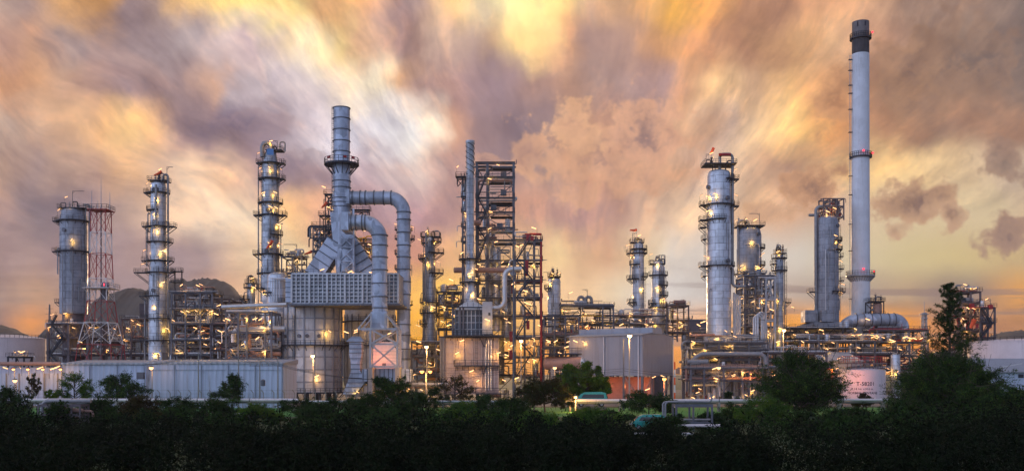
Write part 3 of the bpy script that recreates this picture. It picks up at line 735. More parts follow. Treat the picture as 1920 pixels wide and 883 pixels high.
def build_world(back=(0.54, 0.63, 0.94), zen=(0.45, 0.45, 0.54), gain=1.0, expo=1.0):
    w = bpy.data.worlds.new('World'); scene.world = w; w.use_nodes = True
    nt = w.node_tree; nt.nodes.clear()
    out = N(nt, 'ShaderNodeOutputWorld'); bg = N(nt, 'ShaderNodeBackground')
    tc = N(nt, 'ShaderNodeTexCoord').outputs['Generated']
    s = N(nt, 'ShaderNodeSeparateXYZ'); L(nt, tc, s.inputs[0])
    x, y, z = s.outputs
    yc = math_(nt, 'MAXIMUM', y, 0.12)
    a = math_(nt, 'MULTIPLY_ADD', math_(nt, 'DIVIDE', x, yc), 18.0, 9.6)
    b = math_(nt, 'MULTIPLY_ADD', math_(nt, 'DIVIDE', z, yc), -18.0, 7.0)
    cx = N(nt, 'ShaderNodeCombineXYZ'); L(nt, a, cx.inputs[0]); L(nt, b, cx.inputs[1]); ab = cx.outputs[0]
    # streak coordinates about the point low on the horizon where the cloud bands converge
    dx = math_(nt, 'SUBTRACT', a, 10.4); dy = math_(nt, 'SUBTRACT', 7.6, b)
    th = math_(nt, 'ARCTAN2', dy, dx)
    ln_ = math_(nt, 'LOGARITHM', math_(nt, 'ADD', math_(nt, 'SQRT', math_(nt, 'ADD', math_(nt, 'MULTIPLY', dx, dx), math_(nt, 'MULTIPLY', dy, dy))), 1.0), 2.718)
    c2 = N(nt, 'ShaderNodeCombineXYZ'); L(nt, math_(nt, 'MULTIPLY', th, 5.0), c2.inputs[0]); L(nt, math_(nt, 'MULTIPLY', ln_, 1.5), c2.inputs[1])
    # near the horizon the bands lie flat
    fl = mapping(nt, ab, (0.30, 1.35, 1.0))
    hor = maprange(nt, b, 3.6, 5.4)
    flat = noise2(nt, fl, 0.9, 4, 0.55, 0.0)
    n_f = noise2(nt, ab, 1.5, 8, 0.6, 0.0)
    n_lo = noise2(nt, ab, 0.45, 2, 0.45, 0.0)
    thw = math_(nt, 'MULTIPLY_ADD', n_lo, 0.10, th)
    cs = N(nt, 'ShaderNodeCombineXYZ'); L(nt, math_(nt, 'MULTIPLY', thw, 9.0), cs.inputs[0]); L(nt, math_(nt, 'MULTIPLY', ln_, 2.6), cs.inputs[1])
    n_st = N_mix(nt, hor, noise2(nt, c2.outputs[0], 0.8, 4, 0.5, 0.0), flat)
    n_st2 = N_mix(nt, hor, noise2(nt, cs.outputs[0], 0.85, 8, 0.63, 0.0), noise2(nt, fl, 1.9, 6, 0.6, 0.0))
    calm = math_(nt, 'MULTIPLY', maprange(nt, a, 12.3, 14.0), maprange(nt, b, 3.6, 4.3))    # the clear patch low on the right
    calm = math_(nt, 'MULTIPLY', calm, maprange(nt, b, 5.7, 5.3))
    side = maprange(nt, math_(nt, 'ABSOLUTE', dx), 1.0, 3.5, 0.35, 1.0)
    n_is = N(nt, 'ShaderNodeTexNoise'); n_is.inputs['Scale'].default_value = 1.1; n_is.inputs['Detail'].default_value = 4; n_is.noise_dimensions = '2D'; n_is.inputs['Roughness'].default_value = 0.48
    n_is.inputs['Distortion'].default_value = 0.0
    L(nt, ab, n_is.inputs['Vector'])
    si = N(nt, 'ShaderNodeSeparateColor'); L(nt, n_is.outputs['Color'], si.inputs[0])
    amp = math_(nt, 'MULTIPLY', maprange(nt, b, 4.4, 5.8, 1.0, 0.35), math_(nt, 'MULTIPLY_ADD', calm, -0.6, 1.0))
    def warp(v, k1, q, k2):
        o = math_(nt, 'ADD', math_(nt, 'MULTIPLY', math_(nt, 'SUBTRACT', q, 0.5), k1), math_(nt, 'MULTIPLY', math_(nt, 'SUBTRACT', n_st, 0.5), k2))
        return math_(nt, 'ADD', v, math_(nt, 'MULTIPLY', o, amp))
    a2 = warp(a, 0.9, si.outputs[0], 0.35); b2 = warp(b, 0.8, si.outputs[1], -0.4)
    fac = math_(nt, 'MULTIPLY_ADD', a2, 1 / 23.2, 2 / 23.2)
    col = None
    for i, (bb, st) in enumerate(ROWS):
        r = N(nt, 'ShaderNodeValToRGB'); L(nt, fac, r.inputs[0]); cr = r.color_ramp
        cr.interpolation = 'LINEAR'
        while len(cr.elements) > 1: cr.elements.remove(cr.elements[-1])
        cr.elements[0].position = (st[0][0] / 100 + 2) / 23.2; cr.elements[0].color = (*[q * (1.0 if bb < 5.4 else 1.12) for q in s2l(st[0][1])], 1)
        for px, c in st[1:32]:
            e = cr.elements.new((px / 100 + 2) / 23.2); e.color = (*[q * (1.0 if bb < 5.4 else 1.12) for q in s2l(c)], 1)
        if col is None: col = r.outputs[0]
        else: col = mixc(nt, maprange(nt, b2, ROWS[i - 1][0], bb), col, r.outputs[0])
    # wisps and grain of the cloud sheet
    d1 = math_(nt, 'MULTIPLY_ADD', math_(nt, 'MULTIPLY', math_(nt, 'SUBTRACT', n_st2, 0.5), side), N_mix(nt, hor, 1.25, 0.7), 1.0)
    d2 = math_(nt, 'MULTIPLY_ADD', math_(nt, 'SUBTRACT', n_f, 0.5), 0.5, 1.0)
    dd = math_(nt, 'MULTIPLY', d1, d2)
    dd = N_mix(nt, math_(nt, 'MULTIPLY', calm, 0.85), dd, 1.0)
    # lit and shaded tufts of the upper cloud, drawn out along the bands
    c3 = N(nt, 'ShaderNodeCombineXYZ'); L(nt, math_(nt, 'MULTIPLY_ADD', th, 5.0, math_(nt, 'MULTIPLY', n_lo, 0.6)), c3.inputs[0]); L(nt, math_(nt, 'MULTIPLY_ADD', ln_, 2.6, math_(nt, 'MULTIPLY', n_lo, 0.3)), c3.inputs[1])
    tf = noise2(nt, c3.outputs[0], 1.5, 8, 0.58, 0.0)
    up = math_(nt, 'MULTIPLY', maprange(nt, b, 5.4, 3.8), math_(nt, 'SUBTRACT', 1.0, calm))
    col = mixc(nt, math_(nt, 'MULTIPLY', math_(nt, 'MULTIPLY', maprange(nt, tf, 0.50, 0.64), up), 0.36), col, mixc(nt, 1.0, col, (1.7, 1.5, 1.25), 'MULTIPLY'))
    col = mixc(nt, math_(nt, 'MULTIPLY', math_(nt, 'MULTIPLY', maprange(nt, tf, 0.47, 0.36), up), 0.22), col, mixc(nt, 1.0, col, (0.66, 0.66, 0.76), 'MULTIPLY'))
    sk = math_(nt, 'MULTIPLY', math_(nt, 'MULTIPLY', side, up), math_(nt, 'SUBTRACT', 1.0, hor))
    col = mixc(nt, math_(nt, 'MULTIPLY', math_(nt, 'MULTIPLY', maprange(nt, n_st2, 0.48, 0.70), sk), 0.35), col, mixc(nt, 1.0, col, (1.45, 1.30, 1.10), 'MULTIPLY'))
    col = mixc(nt, math_(nt, 'MULTIPLY', math_(nt, 'MULTIPLY', maprange(nt, n_st2, 0.5, 0.30), sk), 0.35), col, mixc(nt, 1.0, col, (0.62, 0.64, 0.76), 'MULTIPLY'))
    # single cumulus clouds
    nb = noise2(nt, ab, 2.0, 8, 0.54, 0.0); nb2 = noise2(nt, mapping(nt, ab, (1, 1, 1), (.10, .14, 0)), 2.0, 4, 0.54, 0.0)
    lit = maprange(nt, math_(nt, 'SUBTRACT', nb, nb2), -0.03, 0.08)
    BL = [  # px, py, rx, ry, core, edge, opacity
        (1150, 285, 175, 110, (172, 138, 128), (226, 178, 146), .85), (1205, 235, 85, 85, (150, 124, 122), (222, 174, 146), .9), (1075, 240, 70, 65, (196, 152, 132), (232, 186, 150), .8),
        (1000, 285, 62, 45, (182, 142, 130), (222, 176, 146), .75), (905, 300, 50, 22, (188, 148, 134), (214, 170, 146), .6),
        (1715, 385, 105, 58, (134, 108, 98), (196, 160, 130), .97), (1790, 400, 50, 26, (150, 122, 105), (200, 166, 138), .8), (1690, 425, 45, 22, (160, 130, 112), (205, 170, 140), .7),
        (1895, 450, 72, 52, (120, 100, 97), (172, 142, 122), .97), (1522, 350, 66, 58, (134, 104, 92), (196, 152, 120), .97), (1440, 395, 75, 28, (188, 150, 126), (216, 174, 140), .75),
        (1565, 195, 50, 70, (150, 110, 88), (198, 150, 115), .8), (1885, 300, 65, 45, (118, 100, 96), (160, 132, 116), .8),
        (1710, 130, 120, 80, (122, 103, 97), (172, 136, 110), .6), (1820, 110, 120, 100, (108, 95, 93), (150, 122, 106), .6),
        (430, 235, 150, 34, (118, 105, 124), (158, 136, 140), .45), (560, 305, 90, 40, (122, 108, 125), (158, 138, 142), .5),
    ]
    for px, py, rx, ry, core, edge, op in BL:
        ex = math_(nt, 'DIVIDE', math_(nt, 'SUBTRACT', a, px / 100), rx / 100); ey = math_(nt, 'DIVIDE', math_(nt, 'SUBTRACT', b, py / 100), ry / 100)
        d = math_(nt, 'SQRT', math_(nt, 'ADD', math_(nt, 'MULTIPLY', ex, ex), math_(nt, 'MULTIPLY', ey, ey)))
        q = math_(nt, 'ADD', math_(nt, 'SUBTRACT', 1.0, d), math_(nt, 'MULTIPLY', math_(nt, 'SUBTRACT', nb, 0.5), 2.4))
        m = math_(nt, 'MULTIPLY', maprange(nt, q, 0.02, 0.5), op)
        cc = mixc(nt, math_(nt, 'MULTIPLY', maprange(nt, q, 0.25, 1.15), math_(nt, 'SUBTRACT', 1.0, math_(nt, 'MULTIPLY', lit, 0.6))), s2l(edge), s2l(core))
        col = mixc(nt, m, col, cc)
    # thin dark strata over the glow
    stn = noise2(nt, mapping(nt, ab, (0.16, 2.6, 1)), 1.0, 5, 0.55, 0.0)
    stm = math_(nt, 'MULTIPLY', maprange(nt, stn, 0.52, 0.60), math_(nt, 'MULTIPLY', maprange(nt, b, 5.15, 5.5), maprange(nt, a, 10.5, 13.0, 0.25, 1.0)))
    col = mixc(nt, math_(nt, 'MULTIPLY', stm, 0.6), col, s2l((140, 120, 116)))
    g = N(nt, 'ShaderNodeCombineColor'); L(nt, math_(nt, 'POWER', dd, 0.92), g.inputs[0]); L(nt, dd, g.inputs[1]); L(nt, math_(nt, 'POWER', dd, 0.97), g.inputs[2])
    col = mixc(nt, 1.0, col, g.outputs[0], 'MULTIPLY')
    # overhead and behind the camera: cloudy blue-grey dusk with some Sky Texture added
    sky = N(nt, 'ShaderNodeTexSky'); sky.sky_type = 'NISHITA'; sky.sun_disc = False
    sky.sun_elevation = R_(4); sky.sun_rotation = R_(-3.5); sky.air_density = 1.4; sky.dust_density = 2.0
    nz = noise(nt, tc, 2.2, 6, 0.6)
    bk = mixc(nt, maprange(nt, nz, 0.35, 0.65), tuple(q * 0.75 for q in back), tuple(q * 1.25 for q in back))
    bk = mixc(nt, 1.0, bk, mixc(nt, maprange(nt, x, -0.75, 0.65), (1.9, 1.87, 1.82), (0.33, 0.37, 0.5)), 'MULTIPLY')  # made-up slope, brighter left and dimmer right, to side-light the plant
    skyk = mixc(nt, 1.0, sky.outputs[0], (0.10, 0.10, 0.10), 'MULTIPLY')
    bk = mixc(nt, 1.0, bk, skyk, 'ADD')
    bk = mixc(nt, maprange(nt, z, 0.3, 0.95), bk, zen)
    hs = N(nt, 'ShaderNodeHueSaturation'); hs.inputs['Saturation'].default_value = 1.07; L(nt, col, hs.inputs['Color']); col = mixc(nt, 1.0, hs.outputs[0], (1.0, 0.965, 0.945), 'MULTIPLY')
    col = mixc(nt, maprange(nt, y, 0.42, 0.2), col, bk)
    col = mixc(nt, maprange(nt, z, 0.0, -0.12), col, (0.02, 0.022, 0.02))
    L(nt, col, bg.inputs[0]); bg.inputs[1].default_value = gain
    L(nt, bg.outputs[0], out.inputs[0])
    w.cycles.sampling_method = 'MANUAL'; w.cycles.sample_map_resolution = 512
def N_mix(nt, f, a, b):
    n = nt.nodes.new('ShaderNodeMix'); n.data_type = 'FLOAT'
    for idx, v in ((0, f), (2, a), (3, b)):
        if isinstance(v, (int, float)): n.inputs[idx].default_value = v
        else: nt.links.new(v, n.inputs[idx])
    return n.outputs[0]
build_world()
# ------------------------------------------------------------------ camera, sun, settings
cam = bpy.data.objects.new('camera', bpy.data.cameras.new('camera')); COL.objects.link(cam)
cam.location = (0, 0, CZ); cam.rotation_euler = (R_(90), 0, 0)
cam.data.sensor_width = 36; cam.data.lens = 36 * F / 1920; cam.data.shift_y = (HZ - 441.0) / 1920
cam.data.clip_start = 0.5; cam.data.clip_end = 20000; scene.camera = cam
sd = bpy.data.lights.new('sun', 'SUN'); sd.energy = 2.0; sd.angle = R_(2.5); sd.color = (1.0, 0.62, 0.34)
sun = bpy.data.objects.new('sun', sd); COL.objects.link(sun)
d_ = Vector((math.sin(R_(-3.5)), math.cos(R_(-3.5)), math.tan(R_(4)))).normalized()
sun.rotation_euler = d_.to_track_quat('Z', 'Y').to_euler()
scene.view_settings.view_transform = 'Standard'; scene.view_settings.look = 'None'; scene.view_settings.gamma = 1; scene.view_settings.exposure = 0
scene.view_settings.use_curve_mapping = False
if True:                                                   # thin evening air that pales the hills
    M['haze'] = bpy.data.materials.new('evening haze'); M['haze'].use_nodes = True; nt_ = M['haze'].node_tree; nt_.nodes.clear()
    o_ = nt_.nodes.new('ShaderNodeOutputMaterial'); v_ = nt_.nodes.new('ShaderNodeVolumePrincipled'); v_.inputs['Density'].default_value = 0.00009
    v_.inputs['Color'].default_value = (0.86, 0.84, 0.95, 1); v_.inputs['Anisotropy'].default_value = 0.2
    nt_.links.new(v_.outputs[0], o_.inputs['Volume'])
cy = scene.cycles; cy.use_denoising = True; cy.use_adaptive_sampling = True; cy.adaptive_threshold = 0.02
cy.max_bounces = 4; cy.diffuse_bounces = 2; cy.glossy_bounces = 2; cy.transmission_bounces = 2; cy.volume_bounces = 0; cy.caustics_reflective = False; cy.caustics_refractive = False
cy.sample_clamp_indirect = 4.0; cy.use_light_tree = True
scene.render.engine = 'CYCLES'
# ================================================================== THE PLACE
# ------------------------------------------------------------------ ground, yard, hills
def sheet(name, x0, x1, y0, y1, z, mat, nx=1, ny=1):
    mb = MB(); vs = []; fs = []
    for j in range(ny + 1):
        for i in range(nx + 1): vs.append((x0 + (x1 - x0) * i / nx, y0 + (y1 - y0) * j / ny, z))
    for j in range(ny):
        for i in range(nx): k = j * (nx + 1) + i; fs.append((k, k + 1, k + nx + 2, k + nx + 1))
    mb.add(vs, fs); return struct(mb.build(name, mat, None, smooth=False))
M['ground'] = paint('dark grass ground', (0.022, 0.05, 0.014), 0.95, 0, 0.6, 0.3, False, dirt=(0.012, 0.018, 0.008))
M['lawn'] = paint('lawn', (0.03, 0.20, 0.03), 0.9, 0, 0.3, 0.5, False)
M['yard'] = paint('yard concrete', (0.12, 0.115, 0.115), 0.85, 0, 0.5, 0.1, False)
M['hill'] = paint('wooded hill', (0.030, 0.036, 0.034), 0.95, 0, 0.5, 0.012, False)
sheet('ground', -7000, 7000, -300, 9000, 0, 'ground', 8, 8)
sheet('yard', -260, 260, 236, 480, 0.012, 'yard')
sheet('grass_verge', -140, 130, 180, 228, 0.012, 'lawn')
def hills(prof, Y0, seed, depth=900):
    rg = np.random.default_rng(seed); px = np.arange(prof[0][0], prof[-1][0] + .1, 2.0)
    hp = np.interp(px, [p[0] for p in prof], [p[1] for p in prof])
    n = len(px); sm = rg.normal(size=n); sm = np.convolve(sm, np.ones(5) / 5, 'same') * 2.2 + np.convolve(rg.normal(size=n), np.ones(9) / 9, 'same') * 4
    m = 26; vs = []; fs = []
    for j in range(m + 1):
        t = j / m; Y = Y0 + depth * t; s = math.sin(PI * min(1, t * 1.0)) ** .7
        for i in range(n):
            top = CZ + (HZ - hp[i]) / F * (Y0 + depth * .5)
            z = max(-2, (top + sm[i] * s * 1.3 + rg.normal() * 1.3 * s) * s - 2 * (1 - s)) if s > 0 else -2
            vs.append(((px[i] - 960) / F * (Y0 + depth * .5) * (1 + (t - .5) * .12), Y, z))
    for j in range(m):
        for i in range(n - 1): k = j * n + i; fs.append((k, k + 1, k + n + 1, k + n))
    mb = MB(); mb.add(vs, fs); return struct(mb.build('hills', 'hill', None, ang=180))
hills([(-120, 640), (-60, 600), (-10, 608), (12, 612), (30, 624), (60, 640), (80, 640), (110, 628), (130, 608), (150, 600), (180, 585), (205, 562), (235, 548), (258, 541), (275, 546), (300, 540), (325, 528), (345, 523), (365, 527), (385, 526), (405, 524), (425, 531), (445, 548), (460, 562), (490, 585), (540, 610), (620, 635), (760, 655), (900, 668)], 1500, 3, 600)
hills([(1730, 672), (1800, 650), (1850, 634), (1880, 624), (1900, 621), (1940, 624), (2000, 615), (2100, 640)], 1350, 7, 500)

# ------------------------------------------------------------------ far left: storage tank, column, radio mast
def storage_tank(label, x0, x1, ytop, Y, mat='tank', seed=1, roof=.1, stair_side=1):
    cx = (x0 + x1) / 2; R = (x1 - x0) / 2 / F * Y; z = Z(ytop, Y)
    root = thing('storage_tank', label, 'storage tank', (X(cx, Y), Y, 0))
    MB().lathe([(R, 0), (R, z)], 64).build('tank_wall', mat, root)
    MB().lathe([(R + .02, z), (R * .7, z + R * roof * .6), (R * .35, z + R * roof * .9), (.1, z + R * roof)], 64).build('tank_roof', mat, root)
    mb = MB()
    for zz in (z * .35, z * .68, z - .2): mb.lathe([(R, zz - .12), (R + .15, zz - .12), (R + .15, zz + .12), (R, zz + .12)], 64, cap=False)
    mb.build('stiffener_ring', mat, root)
    MB().rail(railpath(R - .1, z, 0, 2 * PI, 60), step=2.2, t=.09).build('railing', 'plat', root)
    mb = MB(); n = 26
    for i in range(n):
        a = PI * 1.25 + .9 * i / n * 12 / R * stair_side; zz = z * i / n
        mb.box(((R + .6) * math.cos(a), (R + .6) * math.sin(a), zz), (1.1, .5, .08), a)
        mb.beam(((R + 1.1) * math.cos(a), (R + 1.1) * math.sin(a), zz), ((R + 1.1) * math.cos(a), (R + 1.1) * math.sin(a), zz + 1.1), .06)
    mb.build('stair', 'plat', root)
    return root
storage_tank('large pale storage tank behind the low wall at the far left edge', -70, 82, 634, 345)
rt = frame('low pipe bridge with lamps in front of the pale tank at the left edge', [15, 45], [668], 300, 5, 'plat', seed=8, n=5, lamps=[(28, 659, 'n'), (38, 659, 'n'), (27, 659), (42, 659)])
column('fat dull grey column beside the red and white mast', 138, 330,
       [(398, 22), (412, 24), (500, 24.5), (588, 24.5)], 588,
       [(414, 102, 170), (471, 101, 167), (566, 106, 114)], 'clad_dark', topplat=(391, 116, 165), gear=5,
       lamps=[(134, 449, 1), (110, 393, 1), (124, 369, 1), (121, 587, -1), (98, 589, 1)],
       pipes=[([(150, 386, -1), (163, 386, -1), (163, 600, -1)], 1.2, 'pipe_grey'), ([(156, 383, 0), (168, 383, 0), (168, 604, 0)], 1.7, 'pipe_grey'), ([(148, 470, -5), (148, 588, -5)], 1.0, 'pipe_grey'), ([(130, 474, -5), (130, 590, -5)], 1.1, 'pipe_grey')],
       lad=[(114, 478, 566)], mh=[(255, 434), (290, 470)], dav=(136, 391, 358, 158), seed=3, ringstep=9)
fr = frame('dark stair frame carrying the fat grey column', [90, 129, 165], [606, 632, 664], 324, 13, 'steel_brown', seed=4, n=9, ps=.8,
      lamps=[(92, 613, 'n'), (138, 614, 'b'), (170, 613, 'n'), (122, 587), (110, 628), (150, 640, 'b')], topclut=5)
for i, (a, b, c, d) in enumerate([(95, 606, 118, 632), (118, 632, 95, 664), (95, 664, 122, 690), (100, 606, 108, 590)]):
    stair(fr, X(a, 323) - fr.location.x, Z(b, 323), X(c, 323) - fr.location.x, Z(d, 323), -1.6 - .2 * i)
mast = lattice_mast('radio_mast', 'red and white lattice radio mast with platform and whip antennas', 189.5, 312,
    [(394, 13.5), (436, 14), (476, 14.5), (522, 16), (564, 18), (604, 22), (645, 30), (745, 40)],
    ['red', 'white', 'red', 'white', 'red', 'white', 'red'], None, .15, 'radio mast')
k = 312 / F
for z_, hw in ((Z(394, 312), 18.5), (Z(540, 312), 25)):
    w = hw * k
    p = MB().bb(-w, w, -w, w, z_ - .2, z_ + .02)
    for sx in (-1, 1):
        for sy in (-1, 1): p.beam((sx * w * .95, sy * w * .95, z_ - .2), (sx * w * .62, sy * w * .62, z_ - 2), .16)
    p = p.build('platform', 'red' if hw < 20 else 'white', mast)
    MB().rail([(-w, -w, z_), (w, -w, z_), (w, w, z_), (-w, w, z_)], closed=True, h=1.5, t=.1).build('railing', 'plat' if hw < 20 else 'steel_light', p)
zt = Z(394, 312)
for x, t in ((0, 333), (-17.5, 357), (16.5, 359), (-6, 375)): MB().tube([(x * k, 0, zt), (x * k, 0, Z(t, 312))], .11, 6, 0, True, [.14, .05]).build('antenna', 'steel_light', mast)
MB().tube([(0, 0, 0), (0, 0, zt)], .22, 8).build('cable_ladder', 'steel_brown', mast)
MB().tube([(2, -2.5, Z(534, 312) - .4), (2, -2.5, Z(534, 312) + .3)], .22, 10).build('beacon', 'glow_red', mast)
MB().lathe([(1.2, Z(560, 312)), (1.2, Z(528, 312))], 16, (.8, 1)).build('equipment_cabin', 'steel', mast)
# far power pylon
py_ = lattice_mast('power_pylon', 'tiny distant power pylon left of the fat grey column', 93, 900, [(570, .6), (598, 1.2), (650, 5)], ['steel', 'steel'], None, .22, 'pylon')
for zz in (578, 588): MB().beam((-4, 0, Z(zz, 900)), (4, 0, Z(zz, 900)), .3).build('crossarm', 'steel', py_)

# ------------------------------------------------------------------ slim column B and the structure to its left and right
column('slim silver column with ten dark platforms and a red windsock', 297, 310,
       [(345, 13), (352, 14), (490, 14.5), (520, 17), (660, 18)], 745,
       [(361, 272, 318), (394, 276, 304), (424, 269, 329), (453, 280, 322), (488, 268, 324), (510, 254, 326), (554, 264, 307), (596, 281, 324), (637, 265, 322)],
       'clad', topplat=(339, 281, 316), gear=3,
       lamps=[(292, 369, 1), (289, 400, 1), (293, 430, -1), (272, 468, 1), (312, 466, 1), (269, 494, 1), (305, 529, 1), (286, 573, -1), (313, 615, -1), (288, 663, -1), (276, 343, 1), (304, 470, 1), (300, 317, 1)],
       pipes=[([(308, 345, -1), (308, 328, -1), (317, 328, -1), (317, 600, -1), (322, 640, -1)], 2.0, 'pipe_grey'), ([(281, 430, -1), (277, 430, -1), (277, 500, -1)], 1.1, 'pipe'), ([(274, 560, -1), (274, 680, -1)], 1.4, 'pipe_grey'), ([(301, 350, -4), (301, 424, -4)], 2.2, 'pipe_grey'), ([(300, 660, -3.5), (312, 660, -4.5), (312, 690, -4.5)], 3.4, 'pipe')],
       lad=[(303, 500, 640), (283, 430, 500)], dav=(313, 339, 313, 324), seed=11, ringstep=7, mh=[(262, 358), (280, 358), (262, 545)], noz=9)
windsock(303, 320, 307, 3.2, 30, 'red windsock on top of the slim silver column with ten platforms', 2.8)
side = thing('stair_tower', 'narrow platform stack clinging right of the slim ten platform column', 'platform tower', (X(331, 312), 312, 0))
for x in (326, 339):
    MB().box((X(x, 312) - side.location.x, 1, Z(505, 312) / 2), (.35, .35, Z(505, 312))).build('post', 'steel', side)
for yy in (508, 528, 560):
    z = Z(yy, 312); p = MB().bb(-1.6, 1.7, -1.2, 1.6, z - .25, z).build('platform', 'plat', side)
    MB().rail([(-1.6, -1.2, z), (1.7, -1.2, z), (1.7, 1.6, z), (-1.6, 1.6, z)], closed=True).build('railing', 'plat', p)
frame('steel structure left of the slim ten platform column with a square bin on top', [228, 246, 272], [597, 637, 664], 322, 9, 'steel_brown', seed=14, n=8, ps=.5,
      lamps=[(240, 615), (260, 608), (248, 600), (233, 636)], topclut=2)
frame('low brown pipe racks behind the red and white mast', [170, 200, 232], [612, 640, 664], 345, 10, 'steel_brown', seed=15, n=9, ps=.5, lamps=[(178, 614, 'b'), (215, 616), (200, 655), (226, 628)])
b_ = thing('bin_hopper', 'square rusty bin standing on the steel left of the slim column', 'bin', (X(266, 322), 326, Z(597, 322) + .1))
MB().hexa([(-1.2, -1, 0), (1.2, -1, 0), (1.2, 1, 0), (-1.2, 1, 0)], [(-1.8, -1.6, 2), (1.8, -1.6, 2), (1.8, 1.6, 2), (-1.8, 1.6, 2)]).bb(-1.8, 1.8, -1.6, 1.6, 2, 5.2).build('bin_body', 'steel_brown', b_)
frame('tall front pipe structure right of the slim ten platform column', [322, 348, 376, 398], [548, 578, 606, 636, 664], 300, 10, 'steel', seed=21, n=9, ps=.5, rails=[0, 1], brace=.8, bottom=None,
      lamps=[(340, 534, 'n'), (371, 535), (342, 584, 'b'), (352, 583, 'b'), (368, 582, 'b'), (389, 581), (366, 614), (380, 620), (333, 656, 'b'), (396, 583, 'b'), (325, 600), (385, 645), (350, 690)], topclut=8)
frame('red brown pipe rack behind the tall front pipe structure', [330, 365, 400, 430], [560, 590, 618, 650, 668], 322, 14, 'steel_brown', seed=22, n=10, ps=.5,
      lamps=[(345, 565), (410, 572), (392, 610), (420, 600), (355, 638, 'b'), (405, 652)])
column('small tower with railed platforms and a davit over the brown racks', 386, 330, [(545, 6), (620, 6)], 660, [(548, 380, 404), (562, 378, 394)], 'clad_mid', lamps=[(377, 533), (400, 583)], seed=31, dav=(384, 548, 534, 378), noz=2, gear=2, group=None)
# ------------------------------------------------------------------ column C and its neighbours
column('tall column with a dark gooseneck pipe on top left of the heater', 507, 300,
       [(288, 11), (300, 13), (310, 15.5), (460, 16.5), (500, 17), (520, 18), (740, 18)], 745,
       [(306, 482, 534), (335, 484, 534), (380, 485, 523), (403, 477, 537), (440, 512, 528), (476, 476, 526), (512, 480, 526), (540, 484, 496)],
       'clad_mid', topplat=(282, 500, 531), gear=3,
       lamps=[(486, 286, 1), (496, 286, 1), (505, 313, -1), (488, 315, 1), (527, 317, -1), (493, 361, 1), (516, 360, -1), (507, 387, -1), (518, 389, -1), (531, 390, -1), (523, 421, -1), (490, 456, 1), (505, 455, -1), (526, 456, -1), (487, 492, 1), (494, 545, 1), (508, 264, 1)],
       pipes=[([(509, 300, -1), (509, 267, -1), (493, 267, -1), (493, 305, -1), (486, 312, -1), (486, 580, -1)], 1.2, 'pipe_grey'), ([(510, 290, -1.5), (510, 270, -1.5), (494, 270, -1.5), (494, 296, -1.5)], 4.2, 'pipe_grey'), ([(532, 420, -1), (528, 420, -1), (528, 476, -1)], 1.0, 'pipe_grey')],
       lad=[(511, 430, 478), (497, 320, 400)], dav=(520, 282, 264, 512), seed=41, ringstep=6, noz=8, mh=[(262, 472), (270, 396)])
MB_ = thing('access_board', 'blue board on the railing of the gooseneck column', 'board', (X(515, 300), 297 - 2.7, Z(298, 300)))
MB().bb(-1.0, 1.1, -.08, .08, 0, 1.9).build('panel', 'blue', MB_)
windsock(511, 449, 296, 2.5, 55, 'orange windsock drooping low on the gooseneck column', 3.2)
windsock(585, 469, 300, 2.5, 25, 'small orange windsock left of the sloping heater ducts', 2.6)
vs_ = column('broad pale vessel with vertical white pipes under the gooseneck column', 521, 290, [(518, 19), (540, 20), (745, 20)], 745, [(567, 528, 545), (548, 500, 512)], 'clad', lamps=[(489, 566), (505, 600, 1, )], seed=43, noz=0, ringstep=5, cat='vessel', name='process_vessel', group=None,
      pipes=[([(517, 523, -4), (517, 566, -4)], .9, 'pipe'), ([(521, 523, -4), (521, 566, -4)], .9, 'pipe'), ([(525.5, 523, -4), (525.5, 566, -4)], .9, 'pipe'), ([(530, 523, -4), (530, 566, -4)], .9, 'pipe'), ([(514, 524, -4), (546, 524, -4)], 1.3, 'white')])
fr = frame('railed valve deck with davit between gooseneck column and heater', [528, 548, 566], [480, 512], 298, 7, 'steel', seed=45, n=8, ps=.35, bottom=570, lamps=[(556, 487, 'b'), (540, 500)], topclut=10, mats=['pipe', 'pipe', 'pipe_grey'])
davit(fr, X(555, 298) - fr.location.x, 1, Z(480, 298), 3.8, -4)
column('small dark tower with crowded platforms left of the gooseneck column', 471, 318, [(532, 7), (560, 8)], 640, [(538, 458, 486), (560, 452, 470)], 'clad_mid', topplat=(530, 461, 485), gear=6, lamps=[(473, 521, 1), (475, 538, -1), (463, 562)], seed=47, noz=3, dav=(463, 530, 517, 471), group=None)
# long pipe and support steel in front
fr = frame('grey pipe support steel left of the big round heater', [424, 447, 463, 497, 509], [584, 622, 654, 672], 270, 12, 'steel', seed=51, n=9, ps=.5, rails=[], brace=.7, deck=False,
      lamps=[(427, 598), (462, 596, 'b'), (478, 597, 'b'), (488, 598, 'b'), (494, 613, 'b'), (483, 633), (455, 645, 'b'), (495, 658, 'b'), (412, 620), (411, 641), (435, 655)], mats=['pipe', 'pipe', 'pipe_rust', 'pipe_grey'])
MB().tube([(X(415, 268) - fr.location.x, -1.5, Z(575, 268)), (X(537, 268) - fr.location.x, -1.5, Z(570, 268))], .62, 16).build('header_pipe', 'pipe', fr)
MB().tube([(X(427, 268) - fr.location.x, 4, Z(640, 268)), (X(427, 268) - fr.location.x, 4, Z(614, 268)), (X(525, 268) - fr.location.x, 4, Z(614, 268))], .85, 16, 2.4).build('header_pipe', 'pipe', fr)
MB().tube([(X(419, 268) - fr.location.x, 2, Z(655, 268)), (X(419, 268) - fr.location.x, 2, Z(676, 268)), (X(455, 268) - fr.location.x, 2, Z(676, 268))], .6, 14, 1.8).build('header_pipe', 'pipe_rust', fr)
MB().tube([(X(460, 268) - fr.location.x, 2, Z(625, 268)), (X(460, 268) - fr.location.x, 2, Z(662, 268)), (X(520, 268) - fr.location.x, 2, Z(662, 268))], .6, 14, 1.8).build('header_pipe', 'pipe_rust', fr)
